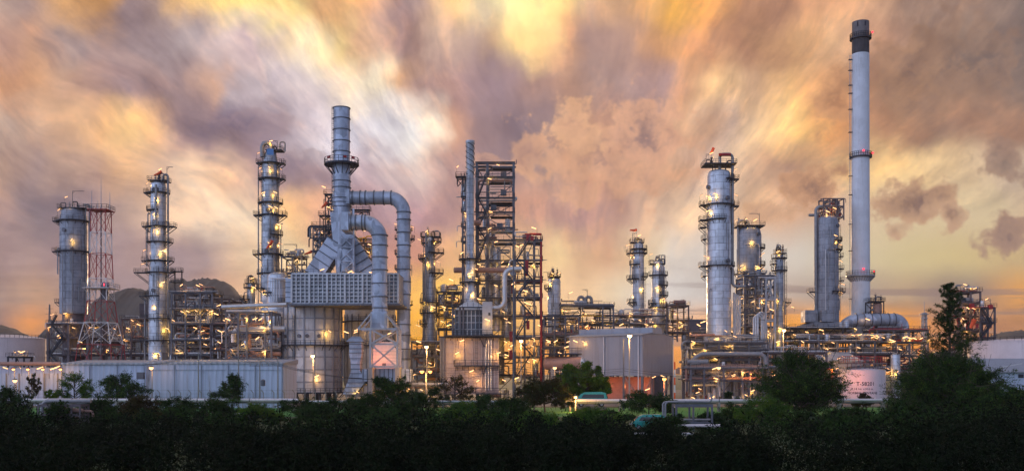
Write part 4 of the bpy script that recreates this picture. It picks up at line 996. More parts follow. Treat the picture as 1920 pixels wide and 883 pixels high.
frame('deep pipe racks behind the grey support steel and the long pale shed', [395, 430, 465, 500, 530], [606, 630, 655], 292, 12, 'steel_brown', seed=52, n=10, ps=.45, lamps=[(405, 588), (440, 625), (470, 640), (512, 632), (450, 668, 'b'), (520, 662)], mats=PIPEM + ['red', 'pipe_rust'])

# ------------------------------------------------------------------ the big heater
Yh = 282.0
def hx(px, Y=Yh): return X(px, Y) - X(586, Yh)
ht = thing('process_heater', 'big round heater with gridded box, sloping ducts and two belts of platforms', 'heater', (X(586, Yh), Yh, 0))
R = 53.5 / F * Yh
zb, zm, zt = Z(736, 274), Z(645, 274), Z(569, 274)
MB().lathe([(R, zb), (R, zt)], 48).build('drum', 'furnace', ht)
mb = MB()
for i in range(18):
    a = 2 * PI * i / 18 + .1; c, s = math.cos(a), math.sin(a); mb.box(((R + .14) * c, (R + .14) * s, (zb + zt) / 2), (.34, .42, zt - zb - .1), a)
for py in (573, 596, 618, 668, 692, 715): z = Z(py, 274); mb.lathe([(R, z - .13), (R + .22, z - .13), (R + .22, z + .13), (R, z + .13)], 48, cap=False)
mb.build('rib', 'rib', ht)
for z, ro in ((zm, R + 1.5), (zb + .2, R + 1.6)):
    mb = MB().ringdeck(R - .02, ro, z, .35, 0, 2 * PI, 48)
    for i in range(24): a = 2 * PI * i / 24; c, s = math.cos(a), math.sin(a); mb.beam((ro * c * .98, ro * s * .98, z - .35), (R * c, R * s, z - 1.7), .14)
    p = mb.build('platform', 'plat', ht); MB().rail(railpath(ro - .1, z, 0, 2 * PI, 44), step=1.6, t=.09).build('railing', 'plat', p)
for i in range(12):
    a = 2 * PI * i / 12; MB().box((R * .8 * math.cos(a), R * .8 * math.sin(a), zb / 2), (.7, .7, zb)).build('leg', 'concrete', ht)
for px, y0, y1 in ((551, 590, 735), (629, 645, 735)): ladder(ht, hx(px, 274), -R * .98 if px == 551 else -R * .75 - 1, Z(y1, 274), Z(y0, 274))
for px in (545, 575, 590, 610): manhole(ht, R, 270 + math.degrees(math.asin((px - 588) / 55)), Z(629, 274), .45)
# corner post panel on the left
MB().bb(hx(531, 276), hx(541, 276), -4, 2, 0, Z(585, 276)).build('pipe_chase', 'furnace_pink', ht)
for l in ((533, 619, 'n', 1), (618, 620, 'b', -1), (649, 622, 'b', -1), (667, 622, 'b', 1), (594, 704, 'b', 1), (642, 705, 'b', -1), (668, 618, 'n', 1)):
    a = (l[0] - 586) / 54; yy = Yh - (R * math.sqrt(max(0, 1 - a * a)) if abs(a) < 1 else -4) - 1.3
    lamp(ht, l[0], l[1], yy, l[3], 'n')
for x_ in (559, 613): bulb(ht, (hx(x_, 274), -R - .5 + abs(x_ - 586) * .05, Z(626, 274)), BULB)
for x_ in (546, 594): bulb(ht, (hx(x_, 274), -R - .6 + abs(x_ - 586) * .045, Z(712, 274)), BULB_S)
# gridded convection box
y0 = -14.5; D = 17
def Yat(o): return Yh + o
bx0, bx1 = hx(548, Yat(y0)), hx(747, Yat(y0)); bz0, bz1 = Z(569, Yat(y0)), Z(513, Yat(y0))
MB().bb(bx0, bx1, y0, y0 + D, bz0, bz1).build('convection_box', 'panel', ht)
mb = MB(); nx, nz = 24, 8
for i in range(nx + 1):
    x = bx0 + (bx1 - bx0) * i / nx; w = .5 if i % 4 == 0 else .3
    mb.bb(x - w / 2, x + w / 2, y0 - (1.0 if i % 4 == 0 else .75), y0, bz0 + .2, bz1 - .2)
for j in range(nz + 1):
    z = bz0 + (bz1 - bz0) * j / nz; w = .5 if j in (0, nz) else .28
    mb.bb(bx0 - .05, bx1 + .05, y0 - .6, y0 - .003, z - w / 2, z + w / 2)
mb.build('stiffener_grid', 'furnace', ht)
mb = MB().bb(hx(532, Yat(y0)), bx0 - .3, y0 + 2, y0 + D, Z(566, Yat(y0)), Z(520, Yat(y0)))
mb.build('side_box', 'duct', ht)
mb = MB()
for j in range(6): z = Z(565, Yat(y0)) + 7 * j / 5; mb.bb(hx(532, Yat(y0)) - .1, bx0 - .35, y0 + 1.85, y0 + 1.997, z - .08, z + .08)
mb.build('side_rib', 'duct_dark', ht)
p = MB().bb(bx0 - 1, bx1 + 1, y0 - 1, y0 + D + 1, bz0 - .5, bz0 - .01).build('box_frame', 'duct_dark', ht)
p = MB().bb(bx0, bx1, y0, y0 + D, bz1 + .01, bz1 + .2).build('roof_deck', 'plat', ht)
MB().rail([(bx0, y0, bz1 + .2), (hx(597, Yat(y0)), y0, bz1 + .2)]).rail([(bx0, y0 + D, bz1 + .2), (bx1, y0 + D, bz1 + .2)]).build('railing', 'plat', p)
# inverted-V transition ducts
def slope_duct(xa, za, xb, zb_, w, d, yo, name='sloping_duct'):
    mb = MB(); A = Vector((xa, yo, za)); B = Vector((xb, yo, zb_)); u = (B - A).normalized(); nrm = Vector((-u.z, 0, u.x)); yv = Vector((0, 1, 0))
    def sec(p, ww, dd): return [tuple(p + nrm * ww * sx + yv * dd * sy) for sx, sy in ((-1, -1), (1, -1), (1, 1), (-1, 1))]
    mb.hexa(sec(A, w / 2, d / 2), sec(B, w / 2, d / 2)); o = mb.build(name, 'duct', ht); mb = MB(); Ln = (B - A).length; k = int(Ln / 2.2)
    for i in range(k + 1):
        p = A + u * (Ln * i / k); mb.hexa(sec(p - u * .12, w / 2 + .3, d / 2 + .3), sec(p + u * .12, w / 2 + .3, d / 2 + .3))
    mb.build('duct_flange', 'duct_dark', o)
Yc = 282.0
slope_duct(hx(590), Z(518, Yc), hx(632), Z(455, Yc), 5.2, 6, 0)
slope_duct(hx(695), Z(518, Yc), hx(655), Z(455, Yc), 5.2, 6, 0)
MB().hexa([(hx(634), -3, Z(513, Yc)), (hx(672), -3, Z(513, Yc)), (hx(672), 3, Z(513, Yc)), (hx(634), 3, Z(513, Yc))], [(hx(622), -2.9, Z(400, Yc)), (hx(660), -2.9, Z(400, Yc)), (hx(660), 2.9, Z(400, Yc)), (hx(622), 2.9, Z(400, Yc))]).build('transition_duct', 'duct', ht)
MB().lathe([(2.9, Z(514, Yc)), (2.5, Z(470, Yc)), (2.3, Z(452, Yc))], 24, (hx(654), -4.2)).build('riser_duct', 'duct', ht)
# lattice in front of the riser
mb = MB(); xa, xb = hx(637, 276), hx(664, 276)
for x in (xa, xb): mb.beam((x, -7, Z(514, 276)), (x, -7, Z(392, 276)), .5)
ys = [514, 490, 464, 438]
for a, b in zip(ys, ys[1:]):
    mb.beam((xa, -7, Z(a, 276)), (xb, -7, Z(b, 276)), .28); mb.beam((xb, -7.3, Z(a, 276)), (xa, -7.3, Z(b, 276)), .28); mb.beam((xa, -7, Z(b, 276)), (xb, -7, Z(b, 276)), .3)
mb.build('support_lattice', 'duct', ht)
for l in ((656, 509), (663, 511), (604, 505), (697, 511)): lamp(ht, l[0], l[1], 273, None, 'n')

# chimney of the heater
st = thing('exhaust_stack', 'short patchy grey steel stack with one collar platform above the heater', 'chimney', (X(640.5, Yc), Yc, Z(400, Yc)))
o_ = Z(400, Yc); kk = Yc / F
MB().lathe([(2.75, 0), (2.75, Z(372, Yc) - o_), (2.6, Z(355, Yc) - o_), (2.6, Z(305, Yc) - o_), (2.42, Z(302, Yc) - o_), (2.42, Z(202, Yc) - o_)], 32).build('shell', 'duct', st)
mb = MB()
for py in (203, 223, 244, 265, 285, 340, 352, 372, 380, 388):
    z = Z(py, Yc) - o_; r = 2.42 if py < 303 else 2.62 if py < 360 else 2.75; mb.lathe([(r, z - .1), (r + .2, z - .1), (r + .2, z + .1), (r, z + .1)], 32, cap=False)
mb.build('stiffener_ring', 'duct_dark', st)
z = Z(307, Yc) - o_; p = MB().ringdeck(2.6, 5.1, z, .45, 0, 2 * PI, 32)
for i in range(14): a = 2 * PI * i / 14; p.beam((4.9 * math.cos(a), 4.9 * math.sin(a), z - .45), (2.6 * math.cos(a), 2.6 * math.sin(a), z - 3.2), .2)
p = p.build('platform', 'plat', st); MB().rail(railpath(5, z, 0, 2 * PI, 24), step=1.4, h=1.5, t=.1).build('railing', 'plat', p)
for a in (-2.2, -1.2, -.7): MB().box((5.05 * math.cos(a), 5.05 * math.sin(a), z + 1.1), (.9, .4, .6), a + PI / 2).build('sign', 'red', st)
ladder(st, -2.2, -1.9, 0, Z(203, Yc) - o_)

def big_duct(name, label, pts, r, Y, ribs, fil):
    root = thing(name, label, 'duct', (X(pts[-1][0], Y), Y, Z(pts[-1][1], Y)), 'round flue ducts of the heater')
    q = [(X(x, Y) - root.location.x, 0, Z(y, Y) - root.location.z) for x, y in pts]
    MB().tube(q, r, 28, fil).build('duct_shell', 'duct', root)
    for (x, y, hor) in ribs:
        mb = MB(); c = Vector((X(x, Y) - root.location.x, 0, Z(y, Y) - root.location.z)); d = Vector((.14, 0, 0)) if hor else Vector((0, 0, .14))
        mb.tube([c - d, c + d], r + .24, 28); mb.build('flange', 'duct_dark', root)
    return root
du = big_duct('flue_duct', 'upper round flue duct looping out to the right and down', [(656, 370.5), (757, 370.5), (757, 702)], 12.6 * 282 / F, 282,
         [(x, 370.5, 1) for x in (662, 676, 686, 702, 720, 734)] + [(757, y, 0) for y in (398, 412, 436, 460, 482, 505, 528, 552, 580, 608, 628, 654, 672, 694)], 4.2)
MB().bb(-17.2, -15.6, -2.3, 2.3, Z(384, 282) - du.location.z, Z(357, 282) - du.location.z).build('inlet_box', 'duct', du)
MB().lathe([(2.0, 0), (3.6, -1.8), (3.6, -3.4), (3.1, -3.5), (3.1, -5.5)], 28).build('base_cone', 'duct', du)
dl = big_duct('flue_duct', 'lower round flue duct with patches bending down before the gridded box', [(650, 416.5), (712, 416.5), (712, 585)], 14.3 * 262 / F, 262,
         [(x, 416.5, 1) for x in (660, 668, 680, 686)] + [(712, y, 0) for y in (441, 460, 482, 506, 531, 556, 577)], 4.4)
MB().bb(X(642, 262) - dl.location.x, X(656, 262) - dl.location.x, -2.5, 6, Z(433, 262) - dl.location.z, Z(400, 262) - dl.location.z).build('inlet_box', 'duct', dl)
MB().bb(X(697, 262) - dl.location.x, X(727, 262) - dl.location.x, -2.1, 2.1, Z(615, 262) - dl.location.z, -.01).build('base_box', 'duct', dl)
# its support frame
sf = thing('duct_support', 'braced grey frame under the lower flue duct', 'support frame', (X(723, 262), 262, 0))
cx = sf.location.x; za, zb2, zc = Z(588, 262), Z(617, 262), Z(688, 262)
xl, xr, xi, xj = X(698, 262) - cx, X(748, 262) - cx, X(699, 262) - cx, X(725, 262) - cx
for y in (-3.4, 3.4):
    m2 = MB()
    for x in (xl, xr): m2.beam((x, y, zc), (x, y, zb2), .55)
    m2.beam((xi, y, zb2), (xi, y, za), .4); m2.beam((xj, y, zb2), (xj, y, za), .4); m2.beam((xr, y, zb2), (xj, y, za), .35); m2.beam((xl - 3.4, y, zb2), (xi, y, za), .35)
    m2.beam((xl - 3.4, y, zb2), (xr, y, zb2), .5); m2.beam((xl, y, Z(645, 262)), (xr, y, Z(645, 262)), .45); m2.beam((xl, y, zc + .2), (xr, y, zc + .2), .5)
    m2.build('side_frame', 'steel_light', sf)
    for a, b in ((zb2, Z(645, 262)), (Z(645, 262), zc)):
        MB().beam((xl, y - .3, b), (xr, y - .3, a), .4).beam((xr, y + .02, b), (xl, y + .02, a), .4).build('brace', 'steel_light', sf)
for x in (xl, xr): MB().box((x, 0, zc / 2), (1.2, 7.4, zc)).build('pier', 'concrete', sf)
fan = thing('air_preheater', 'pale lit box under the lower flue duct with a small hatch', 'duct box', (X(722, 266), 266, 0))
MB().bb(-3.2, 3.2, -1.2, 5, Z(690, 264), Z(655, 264)).hexa([(-3.2, -1.2, Z(655, 264)), (3.2, -1.2, Z(655, 264)), (3.2, 5, Z(655, 264)), (-3.2, 5, Z(655, 264))], [(-2, -.8, Z(640, 264)), (2, -.8, Z(640, 264)), (2, 4, Z(640, 264)), (-2, 4, Z(640, 264))]).build('box_body', 'tank', fan)
MB().bb(-.6, .4, -1.4, -1.2, Z(687, 264), Z(680, 264)).build('hatch', 'steel', fan)
bulb(fan, (-1.5, -4.8, Z(674, 264)), BULB_R)
for i in range(6): MB().bb(-3.2, 3.2, -1.32, -1.203, Z(688 - i * 6, 264) - .07, Z(688 - i * 6, 264) + .07).build('stiffener', 'furnace', fan)
lamp(fan, 731, 624, 258, 1, 'n')
bd = thing('air_duct', 'ribbed air duct with a small roof hood and bent foot beside the round heater', 'duct', (X(668, 264), 264, 0))
def px_(x, Y=264): return X(x, Y) - bd.location.x
MB().hexa([(px_(655), -2, Z(652, 264)), (px_(682), -2, Z(652, 264)), (px_(682), 2, Z(652, 264)), (px_(655), 2, Z(652, 264))], [(px_(657), -2, Z(641, 264)), (px_(679), -2, Z(641, 264)), (px_(679), 2, Z(641, 264)), (px_(657), 2, Z(641, 264))])
q = MB(); sec = [(641, 657, 680), (665, 657, 680), (678, 660, 677), (695, 660, 677), (712, 655, 690), (738, 645, 668)]
for (a, l0, r0), (b, l1, r1) in zip(sec, sec[1:]): q.hexa([(px_(l1), -2, Z(b, 264)), (px_(r1), -2, Z(b, 264)), (px_(r1), 2, Z(b, 264)), (px_(l1), 2, Z(b, 264))], [(px_(l0), -2, Z(a, 264)), (px_(r0), -2, Z(a, 264)), (px_(r0), 2, Z(a, 264)), (px_(l0), 2, Z(a, 264))])
q.build('duct_body', 'duct', bd)
q = MB()
for (a, l0, r0), (b, l1, r1) in zip(sec, sec[1:]):
    n_ = max(1, int((b - a) / 8))
    for i in range(n_): t = (i + .5) / n_; q.bb(px_(l0 + (l1 - l0) * t) - .12, px_(r0 + (r1 - r0) * t) + .12, -2.15, 2.15, Z(a + (b - a) * t, 264) - .08, Z(a + (b - a) * t, 264) + .08)
q.build('rib', 'duct_dark', bd)
MB().hexa([(px_(652), -2.8, Z(640, 264)), (px_(684), -2.8, Z(640, 264)), (px_(684), 2.8, Z(640, 264)), (px_(652), 2.8, Z(640, 264))], [(px_(660), -.6, Z(630, 264)), (px_(676), -.6, Z(630, 264)), (px_(676), .6, Z(630, 264)), (px_(660), .6, Z(630, 264))]).build('hood', 'duct', bd)
q = MB().bb(px_(682), px_(772), -3, 3, Z(714, 264), Z(691, 264)); q.build('manifold_box', 'duct', bd)
q = MB()
for i in range(12): x = px_(684) + (px_(770) - px_(684)) * i / 11; q.bb(x - .1, x + .1, -3.15, -3.003, Z(714, 264), Z(691, 264))
q.build('rib', 'duct_dark', bd)
for x in (700, 735, 765): MB().box((px_(x), 0, Z(714, 264) / 2), (.6, 4, Z(714, 264) - .01)).build('leg', 'steel', bd)
# second round heater behind, right
h2 = thing('process_heater', 'second round heater half hidden behind the lower flue duct', 'heater', (X(694, 300), 300, 0))
MB().lathe([(7.8, 1), (7.8, Z(571, 292))], 40).build('drum', 'furnace', h2)
q = MB()
for i in range(20): a = 2 * PI * i / 20; q.box((7.9 * math.cos(a), 7.9 * math.sin(a), Z(655, 292)), (.3, .35, 22), a)
q.build('rib', 'rib', h2)
p = MB().ringdeck(7.8, 9.5, Z(600, 292), .3, PI, 2 * PI, 40).build('platform', 'plat', h2); MB().rail(railpath(9.4, Z(600, 292), PI, 2 * PI, 20), t=.09).build('railing', 'plat', p)
p = MB().ringdeck(7.8, 9.5, Z(646, 292), .3, PI, 2 * PI, 40).build('platform', 'plat', h2); MB().rail(railpath(9.4, Z(646, 292), PI, 2 * PI, 20), t=.09).build('railing', 'plat', p)
# service tower beside the stack
fr = frame('dark service tower with small platforms left of the short steel stack', [610, 622], [364, 382, 404, 430], 283, 5, 'plat', seed=61, n=4, ps=.3, bottom=450, lamps=[(607, 350), (612, 405), (616, 388)], brace=1, mats=['plat', 'pipe_grey'], runs=0, topclut=0)
frame('open lattice frame with platform left of the sloping ducts', [587, 600, 612], [424, 446, 470], 290, 6, 'steel', seed=62, n=6, ps=.35, bottom=515, brace=1, lamps=[(604, 436), (585, 500)], rails=[0, 1], mats=['plat', 'pipe_grey'])
frame('left wing platform of the service tower with rail', [600, 624], [404], 280, 5, 'plat', seed=63, n=0, ps=.25, bottom=446, brace=1, runs=0)
windsock(613, 377, 279, 1.5, 50, 'red windsock beside the short patchy steel stack', 2.4)
frame('lit yellow deck between the riser duct and lower flue duct', [668, 684, 697], [455, 470, 500], 298, 6, 'steel', seed=64, n=7, ps=.35, bottom=515, lamps=[(686, 432, 'b'), (690, 472, 'b'), (693, 458)], mats=['pipe', 'yellow', 'pipe_grey'], topclut=6)
fr = frame('small triangular jib under the upper flue duct', [660, 690], [393], 276, 3, 'plat', seed=65, n=0, ps=.25, bottom=404, runs=0, brace=1)
column('slender column hidden behind the upper flue duct', 757, 322, [(424, 10), (745, 11)], 745, [(430, 739, 775), (447, 739, 777), (475, 741, 752), (503, 741, 752), (570, 740, 776)], 'clad_mid', lamps=[(743, 420), (773, 425), (742, 512), (739, 603)], seed=66)

# ------------------------------------------------------------------ middle: column E, reactor tower, box heater
column('grubby column with staggered side platforms right of the flue ducts', 806, 296,
       [(444, 8), (452, 9), (520, 11), (560, 11.5), (620, 12)], 745,
       [(452, 812, 827), (455, 789, 800), (473, 803, 832), (484, 785, 803), (511, 806, 831), (566, 790, 818), (586, 785, 819), (606, 785, 800)],
       'clad_mid', topplat=(443, 789, 826), gear=6,
       lamps=[(800, 433, 1), (787, 449, -1), (818, 452, -1), (794, 474, 1), (822, 490, -1), (801, 492, 1), (797, 566, -1), (787, 600, 1), (784, 610, -1), (812, 575)],
       pipes=[([(795, 445, -1), (795, 640, -1)], .8, 'pipe_grey'), ([(800, 440, -2.5), (800, 600, -2.5)], 1.6, 'pipe_grey'), ([(793, 480, 0), (793, 640, 0)], 1.0, 'pipe_grey')],
       lad=[(808, 450, 510)], dav=(812, 443, 432, 822), seed=71, noz=7)
frame('lit yellow pipe frame between grubby column and striped stack', [819, 833, 848, 864], [546, 570, 592, 615], 300, 9, 'steel', seed=72, n=9, ps=.35, lamps=[(846, 524), (832, 575), (829, 602, 'b'), (840, 610, 'b'), (850, 590, 'b'), (856, 560, 'b')], topclut=9, mats=['pipe', 'yellow', 'pipe_grey', 'pipe_rust'])
frame('crowded low racks between the flue ducts and the box heater', [772, 795, 818, 835], [640, 668, 700], 285, 16, 'steel', seed=73, n=10, ps=.45, lamps=[(785, 640), (822, 655), (806, 680, 'b'), (776, 702), (812, 725, 'b'), (790, 730)], mats=PIPEM + ['pipe_rust'])
frame('low dim racks along the foot of the box heater', [690, 730, 775, 830], [722], 262, 6, 'steel', seed=74, n=12, ps=.35, lamps=[(670, 734, 'b'), (700, 735, 'b'), (745, 738), (765, 728), (812, 738, 'b')])
# thin stack
Y = 286; k = Y / F
ts = thing('slim_stack', 'slim silver stack with spiral strakes standing on the box heater', 'chimney', (X(881.5, Y), Y, Z(600, Y)))
o_ = ts.location.z
prof = [(1.95, 0), (1.9, Z(545, Y) - o_), (1.55, Z(520, Y) - o_), (1.45, Z(485, Y) - o_), (1.2, Z(470, Y) - o_), (1.18, Z(270, Y) - o_), (1.35, Z(268, Y) - o_), (1.35, Z(264, Y) - o_)]
MB().lathe(prof, 24).build('shell', 'clad', ts)
for s0 in (0, 2.09, 4.18):
    pts = [(1.3 * math.cos(s0 + t * 2 * PI * 2), 1.3 * math.sin(s0 + t * 2 * PI * 2), Z(268 + t * 60, Y) - o_) for t in [i / 40 for i in range(41)]]
    MB().tube(pts, .1, 4).build('strake', 'plat', ts)
q = MB()
for py in (290, 311, 334, 360, 388, 415, 442, 462): z = Z(py, Y) - o_; q.lathe([(1.18, z - .06), (1.3, z - .06), (1.3, z + .06), (1.18, z + .06)], 24, cap=False)
q.build('stiffener_ring', 'pipe', ts)
for py, ro in ((485, 3.4), (528, 3.2), (570, 3.8)):
    z = Z(py, Y) - o_; p = MB().ringdeck(1.45, ro, z, .35, 0, 2 * PI, 20)
    for i in range(8): a = PI * i / 4; p.beam((ro * math.cos(a), ro * math.sin(a), z - .3), (1.7 * math.cos(a), 1.7 * math.sin(a), z - 1.6), .15)
    p = p.build('platform', 'plat', ts); MB().rail(railpath(ro - .1, z, 0, 2 * PI, 14)).build('railing', 'plat', p)
ladder(ts, -.3, -1.7, Z(570, Y) - o_, Z(330, Y) - o_)
for l in ((866, 474, 1, 'n'), (866, 537, -1, 'n'), (893, 504, -1, 'b'), (886, 549, 1, 'b'), (881, 512, 1, 'b')): lamp(ts, l[0], l[1], Y - 2.4, l[2], l[3])
frame('tall thin pipe trestle with small bracket platforms left of the slim stack', [867, 874], [331, 368, 396, 424, 452], 288, 3, 'steel', seed=75, n=3, ps=.35, bottom=600, brace=1, lamps=[(858, 312, 'n'), (874, 400)], mats=['pipe', 'pipe_grey'], runs=1)
p_ = frame('small railed bracket platform high beside the slim stack', [857, 868], [331], 286, 3, 'plat', seed=76, n=0, ps=.2, bottom=346, brace=1, runs=0)
dr = thing('horizontal_drum', 'brown horizontal drum crossing behind the slim stack', 'drum', (X(912, 291), 291, Z(506, 291) - .9))
MB().hcyl((X(852, 291) - dr.location.x, 0, .9), (X(974, 291) - dr.location.x, 0, .9), .85, 18).build('shell', 'pipe_rust', dr)
for x in (-7, 0, 8): MB().bb(x - .3, x + .3, -.7, .7, -.5, .15).build('saddle', 'steel', dr)
# reactor structure
rf = frame('tall open steel tower with six floors of machinery behind the slim stack', [894, 914, 963], [304, 331, 370, 397, 426, 449, 487, 525, 557, 592, 632, 668, 705], 296, 11, 'steel', seed=81, n=5, ps=.75, brace=.9, rails=[1, 2, 3, 4, 5, 6, 7, 8, 9, 10, 11],
      lamps=[(934, 309), (918, 335, 'b'), (872, 399), (920, 396), (918, 428), (908, 458, 'b'), (930, 453), (898, 495), (893, 521, 'b'), (942, 491, 'b'), (898, 560), (930, 535), (944, 584, 'b'), (905, 612), (948, 597), (924, 650), (948, 640, 'b'), (957, 655, 'b'), (920, 700), (945, 712, 'b'), (950, 665)], mats=PIPEM + ['plat', 'steel'], runs=2)
stx = rf.location.x
for i, (a, b) in enumerate(zip([331, 370, 397, 426, 449], [370, 397, 426, 449, 487])):
    x0, x1 = (896, 911) if i % 2 else (911, 896)
    stair(rf, X(x0, 294) - stx, Z(a, 294), X(x1, 294) - stx, Z(b, 294), -2.2)
for x, a, b, r_, m_ in ((918, 452, 600, 1.4, 'clad_mid'), (930, 465, 620, 1.5, 'clad'), (950, 520, 640, 1.7, 'clad_mid'), (935, 632, 720, 1.8, 'pipe_grey')):
    MB().lathe([(r_, Z(b, 300)), (r_, Z(a, 300))] + dome(r_, Z(a, 300)), 20, (X(x, 300) - stx, 4.5)).build('reactor', m_, rf)
for x, y in ((944, 322), (944, 357), (925, 385), (937, 420)): MB().bb(X(x, 294) - stx - .9, X(x, 294) - stx + .9, 1, 2.6, Z(y, 294) - .8, Z(y, 294) + .8).build('cabinet', 'steel', rf)
sf2 = frame('wide stair structure with zigzag flights and red posts', [966, 984, 1002, 1015], [449, 487, 525, 557, 592, 632, 668, 705], 290, 9, 'steel', seed=82, n=4, ps=.55, brace=.35,
      lamps=[(1001, 427, 'n'), (970, 461, 'b'), (978, 459, 'b'), (999, 496, 'b'), (962, 531), (994, 570), (986, 567), (955, 604), (1000, 634), (960, 647, 'b'), (998, 648), (1002, 674, 'b'), (990, 677, 'b'), (969, 708, 'b'), (1012, 610), (985, 545)], mats=PIPEM + ['red', 'steel'], runs=2, topclut=7)
sx_ = sf2.location.x
ff = [449, 487, 525, 557, 592, 632, 668, 705]
for i, (a, b) in enumerate(zip(ff, ff[1:])):
    x0, x1 = (993, 968) if i % 2 == 0 else (968, 1000)
    stair(sf2, X(x0, 287) - sx_, Z(a, 287), X(x1, 287) - sx_, Z(b, 287), -2.4, w=1.2)
for x, a, b, m_ in ((990, 438, 449, 'red'), (998, 441, 449, 'red'), (988, 487, 515, 'red'), (990, 600, 616, 'red'), (958, 620, 640, 'red'), (958, 655, 672, 'red')):
    MB().bb(X(x - 3, 288) - sx_, X(x + 3, 288) - sx_, -1, 1, Z(b, 288), Z(a, 288)).build('equipment_box', m_, sf2)
MB().tube([(X(1015, 288) - sx_, -.9, 0), (X(1015, 288) - sx_, -.9, Z(452, 288))], .28, 8).build('riser_pipe', 'red', sf2)
for a in (459, 487, 518): MB().beam((X(1000, 288) - sx_, -.9, Z(a, 288)), (X(1019, 288) - sx_, -.9, Z(a, 288)), .3).build('outrigger', 'steel_brown', sf2)
up = thing('silver_pipe_loop', 'thick silver pipe looping down in front of the steel tower', 'pipe', (X(946, 284), 284, Z(577, 284)))
def ux(x): return X(x, 284) - up.location.x
def uz(y): return Z(y, 284) - up.location.z
MB().tube([(ux(978), 0, uz(504)), (ux(946), 0, uz(504)), (ux(946), 0, uz(577)), (ux(911), 0, uz(577))], .78, 18, 2.2).build('pipe_bend', 'pipe', up)
MB().tube([(ux(961), -.2, uz(511)), (ux(961), 2, uz(511))], .8, 16).build('blind_flange', 'pipe_grey', up)
for x in (925, 915): MB().tube([(ux(x), 0, uz(577)), (ux(x + .6), 0, uz(577))], .9, 16).build('flange', 'steel', up)
up2 = thing('silver_pipe_loop', 'round arch of silver pipe inside the wide stair structure', 'pipe', (X(985, 294), 294, Z(560, 294)))
MB().tube([(-1.8, 0, 0), (-1.8, 0, 3.4), (1.8, 0, 3.4), (1.8, 0, 0)], .55, 14, 2.2).build('pipe_bend', 'pipe', up2)
# box heater
Y = 272
bh = thing('box_heater', 'pinkish ribbed box heater with one long railed platform', 'heater', (X(881, Y), Y, 0))
def bxp(x): return X(x, Y) - bh.location.x
z0, z1 = Z(738, Y), Z(633, Y)
MB().bb(bxp(829), bxp(934), 0, 15, z0, z1).build('casing', 'furnace_pink', bh)
q = MB()
for y in range(634, 738, 9): q.bb(bxp(829) - .05, bxp(934) + .05, -.3, -.003, Z(y, Y) - .13, Z(y, Y) + .13)
for x in (829, 834, 852, 869, 886, 903, 913, 920, 927, 934): q.bb(bxp(x) - .16, bxp(x) + .16, -.42, -.3035, z0, z1)
q.build('rib', 'furnace_pink', bh)
for x in (829.5, 833): MB().box((bxp(x) - .3, -.9, z1 / 2), (.7, .7, z1)).build('post', 'steel', bh)
for x in (911, 916, 921): MB().tube([(bxp(x), -.75, z0 + 1), (bxp(x), -.75, z1 - .5)], .2, 8).build('pipe', 'pipe', bh)
for (xa, xb, yy, d) in ((852, 938, 684, 2.2), (838, 946, 628, 3.0), (892, 950, 736, 2.0)):
    z = Z(yy, Y); p = MB().bb(bxp(xa), bxp(xb), -d, -.45, z - .35, z); 
    for i in range(8): x = bxp(xa) + (bxp(xb) - bxp(xa)) * (i + .5) / 8; p.beam((x, -d + .1, z - .35), (x, -.45, z - 1.4), .16)
    p = p.build('platform', 'plat', bh); MB().rail([(bxp(xa), -.5, z), (bxp(xa), -d, z), (bxp(xb), -d, z), (bxp(xb), -.5, z)], t=.1, h=1.4).build('railing', 'plat', p)
MB().bb(bxp(824), bxp(946), -1, 16, z1 + .02, z1 + .5).build('top_deck', 'plat', bh)
MB().bb(bxp(852), bxp(914), 3, 13, z1 + .52, Z(579, Y)).build('radiant_box', 'duct_dark', bh)
q = MB()
for i in range(9): x = bxp(852) + (bxp(914) - bxp(852)) * i / 8; q.bb(x - .12, x + .12, 2.7, 2.997, z1 + .5, Z(580, Y))
for y in (590, 603, 616): q.bb(bxp(852), bxp(914), 2.75, 2.99, Z(y, Y) - .1, Z(y, Y) + .1)
q.build('rib', 'furnace', bh)
for x in (848, 862, 868, 912): MB().box((bxp(x), 1.9, (z1 + .5 + Z(574, Y)) / 2), (.5, .5, Z(574, Y) - z1 - .5)).build('post', 'steel', bh)
MB().hexa([(bxp(850), 3, Z(579, Y)), (bxp(914), 3, Z(579, Y)), (bxp(914), 13, Z(579, Y)), (bxp(850), 13, Z(579, Y))], [(bxp(872), 6, Z(562, Y)), (bxp(892), 6, Z(562, Y)), (bxp(892), 10, Z(562, Y)), (bxp(872), 10, Z(562, Y))]).build('transition_hood', 'furnace', bh)
z = Z(574, Y); p = MB().bb(bxp(846), bxp(918), .6, 2.6, z - .25, z).build('platform', 'plat', bh); MB().rail([(bxp(846), .7, z), (bxp(918), .7, z)], t=.1).build('railing', 'plat', p)
ladder(bh, bxp(894), -1.2, Z(684, Y), Z(628, Y)); ladder(bh, bxp(897), .3, Z(628, Y), Z(574, Y))
for a, b in (((903, 684), (905, 700)), ((913, 684), (906, 702)), ((898, 628), (908, 650)), ((912, 628), (909, 650))): MB().beam((bxp(a[0]), -1.2, Z(a[1], Y)), (bxp(b[0]), -1.2, Z(b[1], Y)), .22).build('brace', 'plat', bh)
for l in ((857, 661, 1, 'b'), (935, 661, 1, 'b'), (884, 695, 1, 'n'), (896, 713, 1, 'n'), (866, 638, 1, 'n')): lamp(bh, l[0], l[1], Y - 1.9, l[2], l[3])
bulb(bh, (bxp(926), -1.7, Z(668, Y)), BULB_S)
cb = thing('control_cabin', 'small grey cabin perched right of the box heater top', 'cabin', (X(914, 272), 270, Z(626, 272)))
MB().bb(-1.4, 1.4, 0, 4, 0, Z(566, 272) - cb.location.z).build('cabin_body', 'steel_light', cb)
MB().bb(.3, .9, -.05, -.003, 5.2, 6.0).build('window', 'dark_glass', cb)
